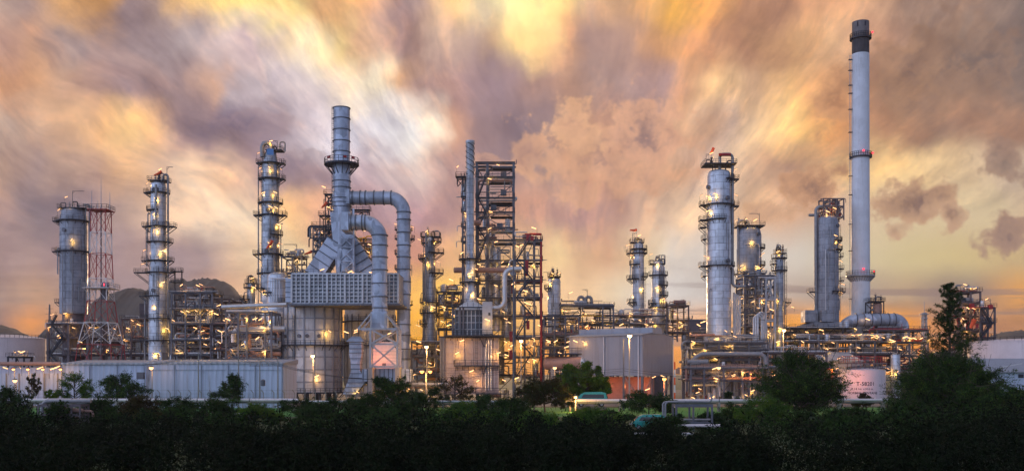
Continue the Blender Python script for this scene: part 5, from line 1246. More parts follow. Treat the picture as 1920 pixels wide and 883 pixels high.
lamp(cb, 914, 599, 267, -1, 'b')
# ------------------------------------------------------------------ centre right: racks, drum, vessel
column('short grey drum tower with leafy looking gear on its top rail', 1039, 322, [(524, 11.5), (530, 12), (600, 12)], 640, [(540, 1020, 1030)], 'clad', topplat=(518, 1027, 1051), gear=7, lamps=[(1028, 529), (1026, 554, 1), (1036, 512), (1048, 512)], seed=91, noz=2, ringstep=4, dav=(1030, 518, 510, 1019), group=None, name='process_vessel', cat='vessel')
fr = frame('long railed pipe bridge with double pipe loop on its deck', [1054, 1092, 1130, 1150], [573, 604, 622, 645], 306, 10, 'steel', seed=92, n=9, ps=.5, lamps=[(1070, 548), (1055, 580, 'b'), (1062, 583, 'b'), (1096, 587, 'b'), (1068, 606), (1082, 607), (1058, 613), (1072, 616), (1100, 611, 'b'), (1045, 620), (1090, 625, 'b'), (1112, 600)], topclut=6, mats=PIPEM + ['yellow'])
for x in (1092, 1106): MB().tube([(X(x - 8, 308) - fr.location.x, 2, Z(573, 308)), (X(x - 8, 308) - fr.location.x, 2, Z(556, 308)), (X(x + 3, 308) - fr.location.x, 2, Z(556, 308)), (X(x + 3, 308) - fr.location.x, 2, Z(573, 308))], .5, 14, 1.4).build('pipe_loop', 'pipe_grey', fr)
davit(fr, X(1101, 308) - fr.location.x, 1.5, Z(573, 308), 5.2, -1.6)
frame('grey rack with upright pipes left of the sheet metal hall', [1020, 1040, 1060, 1085], [592, 628, 650], 290, 12, 'steel', seed=93, n=12, ps=.45, lamps=[(1028, 638), (1042, 639, 'b'), (1062, 650), (1078, 640), (1050, 661)], mats=PIPEM + ['plat'])
hv = thing('horizontal_vessel', 'brown horizontal pressure vessel with pale round end and railed deck', 'vessel', (X(1062, 276), 276, 0))
k = 276 / F; r_ = 12.5 * k; zc_ = Z(680, 276)
MB().hcyl((X(1026, 276) - hv.location.x, 1.5, zc_), (X(1092, 276) - hv.location.x, -1.5, zc_), r_, 28, .55).build('shell', 'pipe_rust', hv)
MB().hcyl((X(1090.5, 276) - hv.location.x, -1.45, zc_), (X(1092.6, 276) - hv.location.x, -1.5, zc_), r_ + .02, 28, .58).build('end_dome', 'clad', hv)
for x in (-4, 3.5): MB().bb(x - .5, x + .5, -1.5, 1.5, 0, zc_ - r_ * .8).build('saddle', 'concrete', hv)
z = Z(662, 276); q = MB().bb(-7, 6.5, -2.2, 2, z - .35, z)
for i in range(9): q.bb(-6.8 + i * 1.6, -6.5 + i * 1.6, -1.6, -1.3, z - .9, z - .352)
p = q.build('platform', 'plat', hv); MB().rail([(-7, -2.2, z), (6.5, -2.2, z), (6.5, 2, z), (-7, 2, z)], closed=True, h=1.5, t=.1).build('railing', 'plat', p)
for l in ((1029, 641), (1065, 640), (1079, 639), (1094, 640)): lamp(hv, l[0], l[1], 272.5, None, 'n')
# sheet-metal hall on legs
hall = thing('industrial_hall', 'grey sheet metal hall raised on braced legs with a ridge vent', 'building', (X(1205, 262), 262, 0))
d1 = Vector((-.80, .60, 0)); d2 = Vector((.60, .80, 0)); L1, L2 = 24.0, 17.5
zb, ze = Z(704, 262), Z(627.5, 262)
def hp(a, b, z): v = d1 * a + d2 * b; return (v.x, v.y, z)
zr = ze + 1.1
mb = MB(); mb.add([hp(0, 0, zb), hp(L1, 0, zb), hp(L1, L2, zb), hp(0, L2, zb), hp(0, 0, ze), hp(L1, 0, ze), hp(L1, L2, ze), hp(0, L2, ze), hp(0, L2 / 2, zr), hp(L1, L2 / 2, zr)],
    [(0, 1, 5, 4), (2, 3, 7, 6), (0, 4, 8, 7, 3), (1, 2, 6, 9, 5), (0, 3, 2, 1), (4, 5, 9, 8), (8, 9, 6, 7)])
mb.build('wall', 'shed_grey', hall, smooth=False)
mb = MB(); e_ = .5
for (b0, b1, za_, zb_) in ((-e_, L2 / 2, ze - .02, zr + .06), (L2 / 2, L2 + e_, zr + .06, ze - .02)):
    mb.hexa([hp(-e_ * .4, b0, za_ + .04), hp(L1 + e_, b0, za_ + .04), hp(L1 + e_, b1, zb_ + .04), hp(-e_ * .4, b1, zb_ + .04)], [hp(-e_ * .4, b0, za_ + .2), hp(L1 + e_, b0, za_ + .2), hp(L1 + e_, b1, zb_ + .2), hp(-e_ * .4, b1, zb_ + .2)])
mb.build('roof', 'roof_grey', hall, smooth=False)
mb = MB(); b0, b1 = 5.2, 10.8; zv = zr - .5; zz = Z(613.5, 268)
mb.hexa([hp(.01 - .25, b0, zv), hp(L1, b0, zv), hp(L1, b1, zv), hp(-.24, b1, zv)], [hp(-.24, b0, zz), hp(L1, b0, zz), hp(L1, b1, zz), hp(-.24, b1, zz)])
mb.build('ridge_vent', 'roof_grey', hall, smooth=False)
mb = MB()
for a in (1.2, 12.2): p0 = Vector(hp(a, -.25, 0)); mb.tube([p0 + Vector((0, 0, .5)), p0 + Vector((0, 0, ze - .2))], .16, 8)
p0 = Vector(hp(-.25, L2 - .2, 0)); mb.tube([p0 + Vector((0, 0, .5)), p0 + Vector((0, 0, ze - .2))], .13, 8)
mb.build('downpipe', 'white', hall)
for b in (0.3, L2 - .3):
    for a in (.3, 6, 12, 18, L1 - .3):
        v = hp(a, b, zb / 2); MB().box(v, (.6, .6, zb), math.atan2(d1.y, d1.x)).build('leg', 'steel', hall)
for b in (5.8, 11.6): v = hp(.3, b, zb / 2); MB().box(v, (.6, .6, zb), math.atan2(d1.y, d1.x)).build('leg', 'steel', hall)
for a0, a1 in ((0.3, 6), (12, 18), (18, L1 - .3)): MB().beam(hp(a0, .3, 0.2), hp(a1, .3, zb - .1), .3).build('brace', 'pipe_rust', hall)
for b0_, b1_ in ((.3, 5.8), (11.6, L2 - .3)): MB().beam(hp(.3, b0_, 0.2), hp(.3, b1_, zb - .1), .3).build('brace', 'pipe_rust', hall)
mb = MB().hexa([hp(1, 8, .02), hp(L1 - 1, 8, .02), hp(L1 - 1, 8.4, .02), hp(1, 8.4, .02)], [hp(1, 8, zb - .3), hp(L1 - 1, 8, zb - .3), hp(L1 - 1, 8.4, zb - .3), hp(1, 8.4, zb - .3)])
mb.build('inner_wall', 'pipe_rust', hall)
for a, b in ((5, 3), (17, 3)):
    v = hp(a, b, 4.6); bulb(hall, v, BULB_R)
for l in ((1226, 706), (1242, 704), (1214, 729)): lamp(hall, l[0], l[1], 258, None, 'n')
# columns F and G and neighbours
column('thin silver column topped by a flag like orange windsock', 1197, 330, [(455, 9), (470, 10), (520, 11), (590, 11)], 640,
       [(466, 1182, 1210), (474, 1175, 1214), (495, 1180, 1198), (522, 1175, 1196), (518, 1203, 1212), (566, 1176, 1190), (586, 1205, 1213)], 'clad', topplat=(454, 1181, 1207), gear=6,
       lamps=[(1177, 459, 1), (1199, 441, 1), (1186, 553, 1), (1184, 478), (1205, 540)], pipes=[([(1182, 460, 0), (1182, 525, 0)], .9, 'pipe'), ([(1205, 480, -1), (1205, 590, -1)], 1.0, 'pipe_grey')], lad=[(1209, 500, 590)], seed=101, dav=(1186, 454, 437, 1194))
windsock(1194, 429, 328, 4.0, 8, 'orange windsock streaming flat above the thin silver column', 2.4)
column('shorter silver column crowded with dark platforms beside the thin one', 1234, 322, [(492, 9), (500, 11), (560, 12), (600, 12.5)], 640,
       [(515, 1213, 1249), (534, 1232, 1251), (553, 1234, 1253), (575, 1216, 1252), (568, 1215, 1226)], 'clad', topplat=(494, 1217, 1246), gear=5,
       lamps=[(1221, 476, 1), (1233, 494, 1), (1232, 538, 1), (1226, 577, 1), (1243, 560), (1226, 605, -1)], pipes=[([(1247, 495, 0), (1247, 478, 0), (1240, 478, 0), (1240, 496, 0)], .8, 'pipe_grey'), ([(1245, 500, -1), (1245, 600, -1)], .9, 'pipe')], lad=[(1236, 500, 575)], seed=103, dav=(1246, 494, 478, 1237))
frame('dark braced frame right of the shorter silver column', [1252, 1270, 1291], [572, 600, 622], 318, 9, 'steel_brown', seed=104, n=9, ps=.45, lamps=[(1266, 588, 'b'), (1276, 604, 'b'), (1258, 612)], topclut=5, bottom=640)
frame('long grey pipe bridge behind the hall roof', [1120, 1150, 1180, 1215, 1250], [591, 606], 316, 8, 'steel', seed=105, n=8, ps=.4, lamps=[(1140, 609, 'b'), (1183, 587), (1165, 608, 'b'), (1212, 608), (1200, 600)], topclut=8)
# far dark slab
fb = thing('storage_building', 'long dark building on the skyline between hall and tall column', 'building', (X(1308, 420), 420, 0))
MB().bb(-5, 5.5, 0, 12, 0, Z(601, 420)).build('wall', 'steel_brown', fb); MB().bb(-5.3, 5.8, -.3, 12.3, Z(601, 420), Z(598, 420)).build('roof', 'steel', fb)
# ------------------------------------------------------------------ right: tall columns H, I, J, K
column('tallest silver column with a lit red pipe loop at its head', 1348, 300,
       [(324, 20), (330, 21.5), (380, 22), (640, 22.5)], 745,
       [(336, 1361, 1384), (384, 1312, 1372), (386, 1374, 1384), (412, 1311, 1356), (426, 1311, 1324), (448, 1316, 1324), (498, 1311, 1366), (517, 1316, 1324)],
       'clad', topplat=(309, 1318, 1377), gear=3,
       lamps=[(1315, 366, 1), (1341, 363, -1), (1327, 368, -1), (1378, 318), (1380, 365), (1322, 480), (1343, 634, 1), (1334, 287, 1), (1328, 395, 1)],
       pipes=[([(1348, 318, -1), (1348, 290, -1), (1372, 290, -1), (1372, 537, -1), (1396, 537, -1)], 2.7, 'pipe_grey'), ([(1365, 415, -3), (1365, 500, -3), (1372, 505, -3)], 1.1, 'pipe'), ([(1358, 420, -3.4), (1358, 470, -3.4)], .6, 'pipe_grey')],
       lad=[(1327, 384, 430), (1322, 430, 520)], dav=(1324, 309, 289, 1336), seed=111, ringstep=12, mh=[(200, 352), (300, 374), (300, 490)], noz=4, dk=.3)
rp_ = thing('red_pipe_cap', 'red lit bend over the head of the tallest silver column', 'pipe', (X(1360, 298), 298, Z(290, 298)))
MB().tube([(-2, 0, .05), (1.6, 0, .05)], .47, 14).build('pipe_bend', 'red', rp_)
windsock(1338, 276, 298, 6, 60, 'brown orange windsock beside the red pipe loop of the tallest column', 2.4)
column('stout dull column with a gooseneck behind the tallest silver one', 1405, 326, [(432, 20), (440, 22), (515, 22.5)], 640,
       [(465, 1420, 1434), (497, 1420, 1434), (513, 1379, 1428)], 'clad_dark', topplat=(424, 1378, 1430), gear=5,
       lamps=[(1380, 413, 1), (1399, 410, 1), (1416, 412), (1411, 452, -1), (1431, 475), (1431, 503), (1391, 497, 1), (1390, 504, 1), (1420, 499), (1424, 503, 1)],
       pipes=[([(1402, 432, -1), (1402, 414, -1), (1383, 414, -1), (1383, 600, -1)], 2.6, 'pipe_grey'), ([(1392, 460, -4), (1418, 460, -4), (1418, 510, -4)], .9, 'pipe'), ([(1388, 430, -1), (1388, 510, -1)], .9, 'pipe_grey')], seed=113, dav=(1424, 424, 400, 1405), noz=4, mh=[(300, 441)])
frame('blue grey pipe structure with nested pipe loops under the stout dull column', [1396, 1416, 1434, 1452], [516, 536, 552, 586, 612], 305, 11, 'steel', seed=114, n=9, ps=.6, brace=.4, rails=[0, 3], lamps=[(1376, 564, 'b'), (1389, 560), (1412, 565), (1425, 558), (1430, 562), (1380, 622), (1370, 620), (1392, 627), (1409, 624), (1384, 604), (1442, 625)], mats=['pipe', 'pipe', 'pipe_grey'], topclut=6, runs=2)
for i, x in enumerate((1376, 1380, 1384.5, 1389)):
    t_ = thing('riser_pipe', 'upright silver riser pipe between tallest column and blue grey structure', 'pipe', (X(x, 301), 301 + i * .4, 0), 'four upright silver riser pipes')
    MB().tube([(0, 0, 0), (0, 0, Z(548 + i * 2, 301))], .33, 12).build('pipe_run', 'pipe', t_); MB().tube([(0, 0, 14), (0, 0, 14.3)], .42, 12).build('flange', 'steel', t_)
lp_ = thing('silver_pipe_loop', 'nested silver pipe loops at the foot of the blue grey structure', 'pipe', (X(1420, 301), 301, 0))
for i in range(3): MB().tube([(X(1413 + i * 4, 301) - lp_.location.x, 0, 0), (X(1413 + i * 4, 301) - lp_.location.x, 0, Z(591 - i * 3, 301)), (X(1428 + i * 3, 301) - lp_.location.x, 0, Z(591 - i * 3, 301)), (X(1428 + i * 3, 301) - lp_.location.x, 0, 0)], .36, 12, 1.2).build('pipe_loop', 'pipe', lp_)
column('pencil thin column with a crow nest of platforms at its head', 1461, 318, [(478, 7.5), (500, 8), (640, 8)], 700, [(483, 1447, 1474), (506, 1445, 1474), (566, 1470, 1481), (494, 1446, 1454)], 'clad_mid', topplat=(474, 1452, 1473), gear=7, lamps=[(1459, 471, 1), (1463, 615, -1), (1458, 640, 1), (1455, 560)], pipes=[([(1471, 480, 0), (1471, 640, 0)], .8, 'pipe_grey')], lad=[(1473, 490, 640)], seed=116, noz=2)
fr = frame('slim portal of pipes linking blue grey structure and pencil thin column', [1436, 1453], [520, 560, 600], 300, 5, 'steel_light', seed=117, n=5, ps=.5, rails=[], deck=False, lamps=[(1443, 628, 'b'), (1447, 580)])
column('stout grey column with a rusty cage on top left of the white stack', 1551, 336, [(412, 19), (420, 20.5), (480, 20.5), (600, 21.5)], 612,
       [(451, 1560, 1577), (468, 1562, 1578), (503, 1572, 1580), (546, 1515, 1528), (546, 1554, 1583), (480, 1572, 1579), (525, 1573, 1580)], 'clad_dark', gear=3,
       lamps=[(1567, 441, -1), (1567, 452, -1), (1576, 458, -1), (1577, 489), (1580, 532), (1578, 548), (1550, 594, 1), (1561, 600, -1)],
       pipes=[([(1548, 415, -1), (1548, 388, -1), (1528, 388, -1), (1528, 600, -1)], 3.1, 'pipe_grey'), ([(1544, 470, -4), (1560, 470, -4), (1560, 540, -4)], .8, 'pipe_grey'), ([(1516, 403, 0), (1532, 403, 0)], 2.6, 'pipe_grey'), ([(1541, 470, -4), (1541, 600, -4)], .8, 'pipe')],
       lad=[(1574, 420, 600)], seed=121, ringstep=8, mh=[(310, 425), (310, 455)], noz=4)
fr = frame('rusty open cage on top of the stout grey column', [1544, 1556, 1568, 1582], [371, 385, 405], 334, 5, 'steel_brown', seed=122, n=6, ps=.4, bottom=412, brace=.3, rails=[2], deck=False, mats=['steel_brown', 'red', 'pipe_grey'], runs=1, lamps=[(1552, 396, 'n'), (1565, 390)])
for i in range(5): MB().box((X(1563 + i * 2.2, 334) - fr.location.x, 1 + (i % 2), Z(388, 334)), (.35, .5, 6.2)).build('hoist_rail', 'steel_brown', fr)
ba = thing('column_base', 'wide dark bowl shaped base under the stout grey column', 'vessel', (X(1545, 336), 336, 0))
MB().lathe([(5, 0), (5, Z(640, 336)), (9.5, Z(622, 336)), (9.8, Z(612, 336)), (6, Z(604, 336))], 40).build('bowl', 'clad_dark', ba)
mb = MB().bb(X(1503, 336) - ba.location.x, X(1527, 336) - ba.location.x, -4, 1, Z(604, 336), Z(582, 336)); mb.build('louvre_box', 'clad_dark', ba)
MB().bb(X(1529, 336) - ba.location.x, X(1552, 336) - ba.location.x, -7, -4.6, Z(604, 336), Z(583, 336)).build('louvre_box', 'clad_dark', ba)
# white stack
Y = 340; k = Y / F
ws = thing('tall_chimney', 'very tall white chimney with a sooty band and three ring platforms', 'chimney', (X(1613.5, Y), Y, 0))
MB().lathe([(17.5 * k, 0), (17.2 * k, Z(590, Y)), (16 * k, Z(300, Y)), (15.6 * k, Z(102, Y))], 48, cap=False).build('shaft', 'stack', ws)
MB().lathe([(15.6 * k, Z(102, Y)), (15.5 * k, Z(70, Y))], 48, cap=False).build('sooty_band', 'stack_top', ws)
MB().lathe([(15.45 * k, Z(70, Y)), (15.4 * k, Z(42, Y)), (15.0 * k, Z(42, Y)), (15 * k, Z(60, Y))], 48, cap=False).build('rim', 'stack_rim', ws)
for px in (1604, 1617): x = (px - 1613.5) * k; MB().box((x, -math.sqrt((15.5 * k) ** 2 - x * x) + .02, Z(49, Y)), (.5, .25, 1.6)).build('port', 'black', ws)
for py, hw, r0 in ((72, 19.5, 15.5), (294, 20.5, 16), (516, 26, 16.9)):
    z = Z(py, Y); p = MB().ringdeck(r0 * k, hw * k, z, .4, 0, 2 * PI, 40)
    if hw > 25:
        for i in range(28): a = 2 * PI * i / 28; p.beam((hw * k * math.cos(a), hw * k * math.sin(a), z - .35), (r0 * k * math.cos(a), r0 * k * math.sin(a), z - 2.2), .2)
    p = p.build('platform', 'plat' if hw < 25 else 'steel_light', ws); MB().rail(railpath(hw * k - .1, z, 0, 2 * PI, 30), h=1.5, t=.11, step=1.8).build('railing', 'plat' if hw < 25 else 'steel_light', p)
for px, py in ((1611, 287), (1631, 290), (1611, 506), (1639, 508), (1630, 66)):
    x = (px - 1613.5) * k; r0 = 16.6 * k + 1.2; y = -math.sqrt(max(.01, r0 * r0 - x * x)) if abs(x) < r0 else 0
    MB().lathe([(.1, Z(py, Y) - .3), (.34, Z(py, Y) - .2), (.34, Z(py, Y) + .2), (.1, Z(py, Y) + .35)], 10, (x, y)).build('beacon', 'glow_red', ws)
ladder(ws, -16.6 * k - .5, 0, Z(590, Y), Z(104, Y), 'steel_light')
for py in (112, 132, 160, 175, 205, 248, 330, 365, 420, 470, 560): MB().bb(-17.6 * k - .9, -16 * k, -.5, .5, Z(py, Y) - .1, Z(py, Y) + .1).build('landing', 'plat', ws)
MB().lathe([(18.5 * k, 0), (18.5 * k, 1.2)], 40).build('plinth', 'concrete', ws)
# horizontal duct into the stack
hd = thing('flue_duct', 'brown grey horizontal duct running from the white chimney and bending down', 'duct', (X(1690, 330), 330, 0))
def dx_(x): return X(x, 330) - hd.location.x
MB().tube([(dx_(1592), 3, Z(608, 330)), (dx_(1600), 0, Z(599, 330)), (dx_(1692), 0, Z(599, 330)), (dx_(1692), 0, Z(640, 330))], 12 * 330 / F, 24, 2.8).build('duct_shell', 'duct', hd)
for x in (1604, 1618, 1632, 1648, 1664, 1676): MB().tube([(dx_(x) - .12, 0, Z(599, 330)), (dx_(x) + .12, 0, Z(599, 330))], 12 * 330 / F + .2, 24).build('flange', 'duct_dark', hd)
frame('lattice trestle under the horizontal duct by the white chimney', [1642, 1656, 1670, 1690], [614, 626], 328, 5, 'steel', seed=131, n=2, ps=.35, bottom=642, brace=1, deck=False, rails=[], lamps=[(1627, 598, 'n', -2.5), (1700, 618)], runs=1)
column('squat rusty drum with railed head on the horizontal duct', 1645, 332, [(570, 8), (590, 8)], 596, [], 'pipe_rust', topplat=(564, 1634, 1655), gear=3, lamps=[], seed=132, noz=0, group=None, name='process_vessel', cat='vessel')
frame('small scaffold around the squat rusty drum', [1633, 1657], [564, 590], 330, 5, 'plat', seed=133, n=2, ps=.3, bottom=612, brace=1, runs=0, lamps=[])
lm = lattice_mast('lamp_mast', 'small pale lattice light mast beyond the racks near the casuarina', 1733, 460, [(586, 3), (604, 3.4), (690, 5)], ['steel_light', 'steel_light'], None, .22, 'mast')
z = Z(588, 460); MB().ringdeck(.3, 2.2, z, .25).ringdeck(.3, 1.8, z - 2, .25).build('platform', 'steel_light', lm); MB().tube([(0, 0, z), (0, 0, Z(565, 460))], .12, 6).build('antenna', 'steel_light', lm)
# ------------------------------------------------------------------ right: racks
frame('dark railed walkway deck with lamps under the stout grey column', [1482, 1510, 1545, 1580, 1603], [614, 634], 318, 9, 'plat', seed=141, n=9, ps=.4, brace=.6, lamps=[(1486, 575, 'b'), (1540, 618, 'b'), (1546, 626), (1537, 643), (1604, 616, 'b'), (1490, 627, 'b'), (1513, 622)], topclut=3)
frame('wide rack with a row of small valves under the white chimney', [1500, 1535, 1570, 1605, 1640, 1680], [639, 662, 690], 304, 12, 'steel', seed=142, n=10, ps=.45, brace=.3, lamps=[(1549, 653, 'b'), (1612, 627, 'b'), (1637, 631, 'b'), (1645, 630), (1643, 633, 'b'), (1672, 637, 'b'), (1600, 628), (1656, 632), (1697, 632), (1610, 651), (1520, 672), (1562, 642), (1585, 700)], topclut=14)
frame('grey trestle deck right of the white chimney', [1645, 1675, 1705, 1740], [618, 640, 665, 692], 312, 12, 'steel', seed=143, n=9, ps=.45, brace=.9, lamps=[(1697, 631), (1706, 633, 'b'), (1715, 634, 'b'), (1727, 634, 'b'), (1743, 636, 'b'), (1672, 638), (1724, 660, 'b'), (1730, 655), (1690, 655, 'b'), (1750, 660)], topclut=5, mats=PIPEM + ['red'])
column('short silver drum under a dark funnel shaped deck between racks', 1679, 292, [(665, 8.5), (710, 9)], 745, [(656, 1664, 1700)], 'clad', lamps=[(1664, 690, -1), (1667, 696, 1), (1682, 696, 1), (1675, 640)], seed=144, noz=2, group=None, name='process_vessel', cat='vessel')
for nm, ps_, lv, Y_, sd_, lm_ in (
    ('front pipe rack with thick bent pipe right of the hall', [1296, 1322, 1348, 1374, 1404, 1440], [642, 655, 672], 286, 151, [(1300, 640, 'b'), (1298, 646), (1310, 609), (1318, 603), (1322, 655, 'b'), (1304, 664, 'b'), (1372, 648, 'b'), (1342, 672, 'b'), (1343, 634), (1361, 620, 'b'), (1378, 630)]),
    ('lower front pipe rack right of the hall legs', [1295, 1320, 1357, 1392, 1430], [690, 712], 262, 152, [(1340, 690), (1375, 702), (1393, 697, 'b'), (1300, 745), (1343, 709), (1376, 704), (1411, 732, 'b'), (1399, 740), (1335, 744), (1308, 735, 'b')]),
    ('rear racks fading behind the pipes right of the hall', [1292, 1330, 1370, 1410, 1450, 1490], [625, 650, 680, 708], 322, 153, [(1328, 600, 'b'), (1296, 625), (1362, 634), (1440, 620), (1470, 605, 'b'), (1330, 668), (1395, 660), (1460, 655), (1352, 735, 'b'), (1312, 728), (1388, 722)]),
    ('racks behind the big bushy tree on the right', [1440, 1475, 1510, 1550], [660, 690], 284, 154, [(1450, 703, 'b'), (1466, 735), (1500, 730, 'b'), (1432, 707), (1505, 640)])):
    f_ = frame(nm, ps_, lv, Y_, 12, 'steel', seed=sd_, n=12, ps=.5, brace=.5, rails=[0], lamps=lm_, topclut=10 if sd_ in (151,) else 3, rmax=.4, runs=5)
    if sd_ == 151:
        MB().tube([(X(1300, 283) - f_.location.x, -2, Z(676, 283)), (X(1312, 283) - f_.location.x, -2, Z(663, 283)), (X(1437, 283) - f_.location.x, -2, Z(663, 283)), (X(1437, 283) - f_.location.x, -2, Z(690, 283))], .75, 16, 2).build('header_pipe', 'pipe_grey', f_)
        MB().tube([(X(1290, 280) - f_.location.x, -4, Z(678, 280)), (X(1330, 280) - f_.location.x, -4, Z(678, 280))], .85, 16).build('header_pipe', 'pipe_grey', f_)
        stair(f_, X(1356, 284) - f_.location.x, Z(655, 284), X(1384, 284) - f_.location.x, Z(690, 284), -1.8)
# corrugated sheds and the named tank
sh = thing('pump_shed', 'pale sheet metal shed behind the pentane tank', 'building', (X(1585, 300), 300, 0))
xa, xb = X(1540, 298) - sh.location.x, X(1622, 298) - sh.location.x
MB().bb(xa, xb, 0, 10, 0, Z(676, 298)).build('wall', 'shed_grey', sh, smooth=False)
MB().hexa([(xa - .4, -.5, Z(676, 298)), (xb + .4, -.5, Z(676, 298)), (xb + .4, 10.5, Z(676, 298)), (xa - .4, 10.5, Z(676, 298))], [(xa - .4, 4, Z(658, 298)), (xb - 3.6, 4, Z(658, 298)), (xb - 3.6, 6, Z(658, 298)), (xa - .4, 6, Z(658, 298))]).build('roof', 'roof_grey', sh, smooth=False)
for l in ((1573, 671), (1581, 668), (1596, 667), (1569, 690)): lamp(sh, l[0], l[1], 297, None, 'n')
Y = 288
tk = thing('storage_tank', 'pinkish white pentane tank lettered T-58201 with red railed roof deck', 'storage tank', (X(1612, Y), Y, 0))
k = Y / F; R = 46 * k; zt = Z(693, Y - R)
MB().lathe([(R, 0), (R, zt)], 56).build('tank_wall', 'tank', tk)
MB().lathe([(R + .02, zt), (R * .5, zt + 1.0), (.1, zt + 1.3)], 56).build('tank_roof', 'tank', tk)
z = Z(679, Y - R); xa, xb = -36 * k, 36 * k; mb = MB().bb(xa, xb, -R * .8, 2, z - .3, z)
for i in range(10): x = xa + (xb - xa) * i / 9; mb.beam((x, -R * .8, z), (x, -R * .8, z - 1.8), .22)
p = mb.build('roof_deck', 'steel_brown', tk); MB().rail([(xa, -R * .8, z), (xb, -R * .8, z), (xb, 2, z), (xa, 2, z)], closed=True, h=1.9, t=.1).build('railing', 'red', p)
def lettering(txt, size, zc, x0, nm='lettering'):
    cu = bpy.data.curves.new(nm, 'FONT'); cu.body = txt; cu.size = size; cu.align_x = 'LEFT'; cu.offset = size * .012; cu.resolution_u = 3
    to = bpy.data.objects.new(nm, cu); COL.objects.link(to); bpy.context.view_layer.update()
    me = bpy.data.meshes.new_from_object(to.evaluated_get(bpy.context.evaluated_depsgraph_get())); bpy.data.objects.remove(to)
    rr = R + .03
    for v in me.vertices:
        x, y = v.co.x + x0, v.co.y; a = -PI / 2 + x / rr; v.co = (rr * math.cos(a), rr * math.sin(a), zc + y)
    me.materials.clear(); me.materials.append(M['black']); o = bpy.data.objects.new(nm, me); COL.objects.link(o); o.parent = tk
lettering('T-58201', 1.55, Z(722, Y - R), (1590 - 1612) * k)
lettering('Ø 14.1m. x H 6 m.', .85, Z(730, Y - R), (1580 - 1612) * k)
lettering('NORMAL PENTANE', 1.0, Z(738, Y - R), (1574 - 1612) * k)
bulb(tk, (-30 * k, -R - 4, 6.5), BULB_R)
frame('dark red pipe stand left of the pentane tank', [1548, 1560], [690], 284, 4, 'red', seed=161, n=4, ps=.25, lamps=[(1560, 690, 'b')])
# far right frames, tank and shed
frame('brown loading tower behind the casuarina at the right', [1802, 1820, 1838], [546, 568, 592, 620, 645], 300, 8, 'steel_brown', seed=171, n=6, ps=.5, lamps=[(1810, 533), (1828, 540), (1815, 577, 'b'), (1806, 597), (1812, 621, 'b'), (1830, 600)], topclut=8, mats=['pipe_grey', 'steel_brown', 'red'])
f_ = frame('brown stair frame with red boxes and an orange chute right of the loading tower', [1838, 1852, 1865], [576, 604, 632], 296, 8, 'steel_brown', seed=172, n=4, ps=.5, lamps=[(1826, 578, 'b'), (1850, 560)], topclut=3, mats=['pipe_grey', 'red'])
stair(f_, X(1863, 294) - f_.location.x, Z(604, 294), X(1842, 294) - f_.location.x, Z(632, 294), -1.8)
stair(f_, X(1842, 294) - f_.location.x, Z(576, 294), X(1860, 294) - f_.location.x, Z(604, 294), -1.8)
davit(f_, X(1857, 296) - f_.location.x, 0, Z(576, 296), 2.6, -1.5)
for x, y in ((1827, 572), (1862, 574), (1835, 610)): MB().bb(X(x - 3, 294) - f_.location.x, X(x + 3, 294) - f_.location.x, -1, .5, Z(y + 4, 294), Z(y - 4, 294)).build('equipment_box', 'red', f_)
MB().tube([(X(1823, 293) - f_.location.x, -2, Z(614, 293)), (X(1830, 293) - f_.location.x, -2, Z(598, 293))], .65, 10, 0, True, [.4, .8]).build('chute', 'sock', f_)
storage_tank('huge pinkish storage tank at the right edge', 1818, 2050, 640, 300, roof=.05)
sd2 = thing('warehouse', 'grey roofed low warehouse with small dark windows at the right edge', 'building', (X(1900, 236), 236, 0))
xa, xb = X(1838, 234) - sd2.location.x, X(1990, 234) - sd2.location.x
MB().bb(xa, xb, 0, 14, 0, Z(697, 236)).build('wall', 'shed_white', sd2, smooth=False)
MB().hexa([(xa - .8, -1, Z(697, 236)), (xb, -1, Z(697, 236)), (xb, 15, Z(697, 236)), (xa - .8, 15, Z(697, 236))], [(xa - .5, 6, Z(671, 240)), (xb, 6, Z(671, 240)), (xb, 8, Z(671, 240)), (xa - .5, 8, Z(671, 240))]).build('roof', 'roof_grey', sd2, smooth=False)
for x, y in ((1868, 704), (1890, 725), (1918, 704)): MB().bb(X(x - 5, 235) - sd2.location.x, X(x + 5, 235) - sd2.location.x, -.15, -.003, Z(y + 3.5, 235), Z(y - 3.5, 235)).build('window', 'dark_glass', sd2)
MB().beam((X(1878, 234) - sd2.location.x, -1.2, Z(688, 234)), (X(1905, 238) - sd2.location.x, -.9, Z(681, 238)), .12).build('roof_line', 'white', sd2)
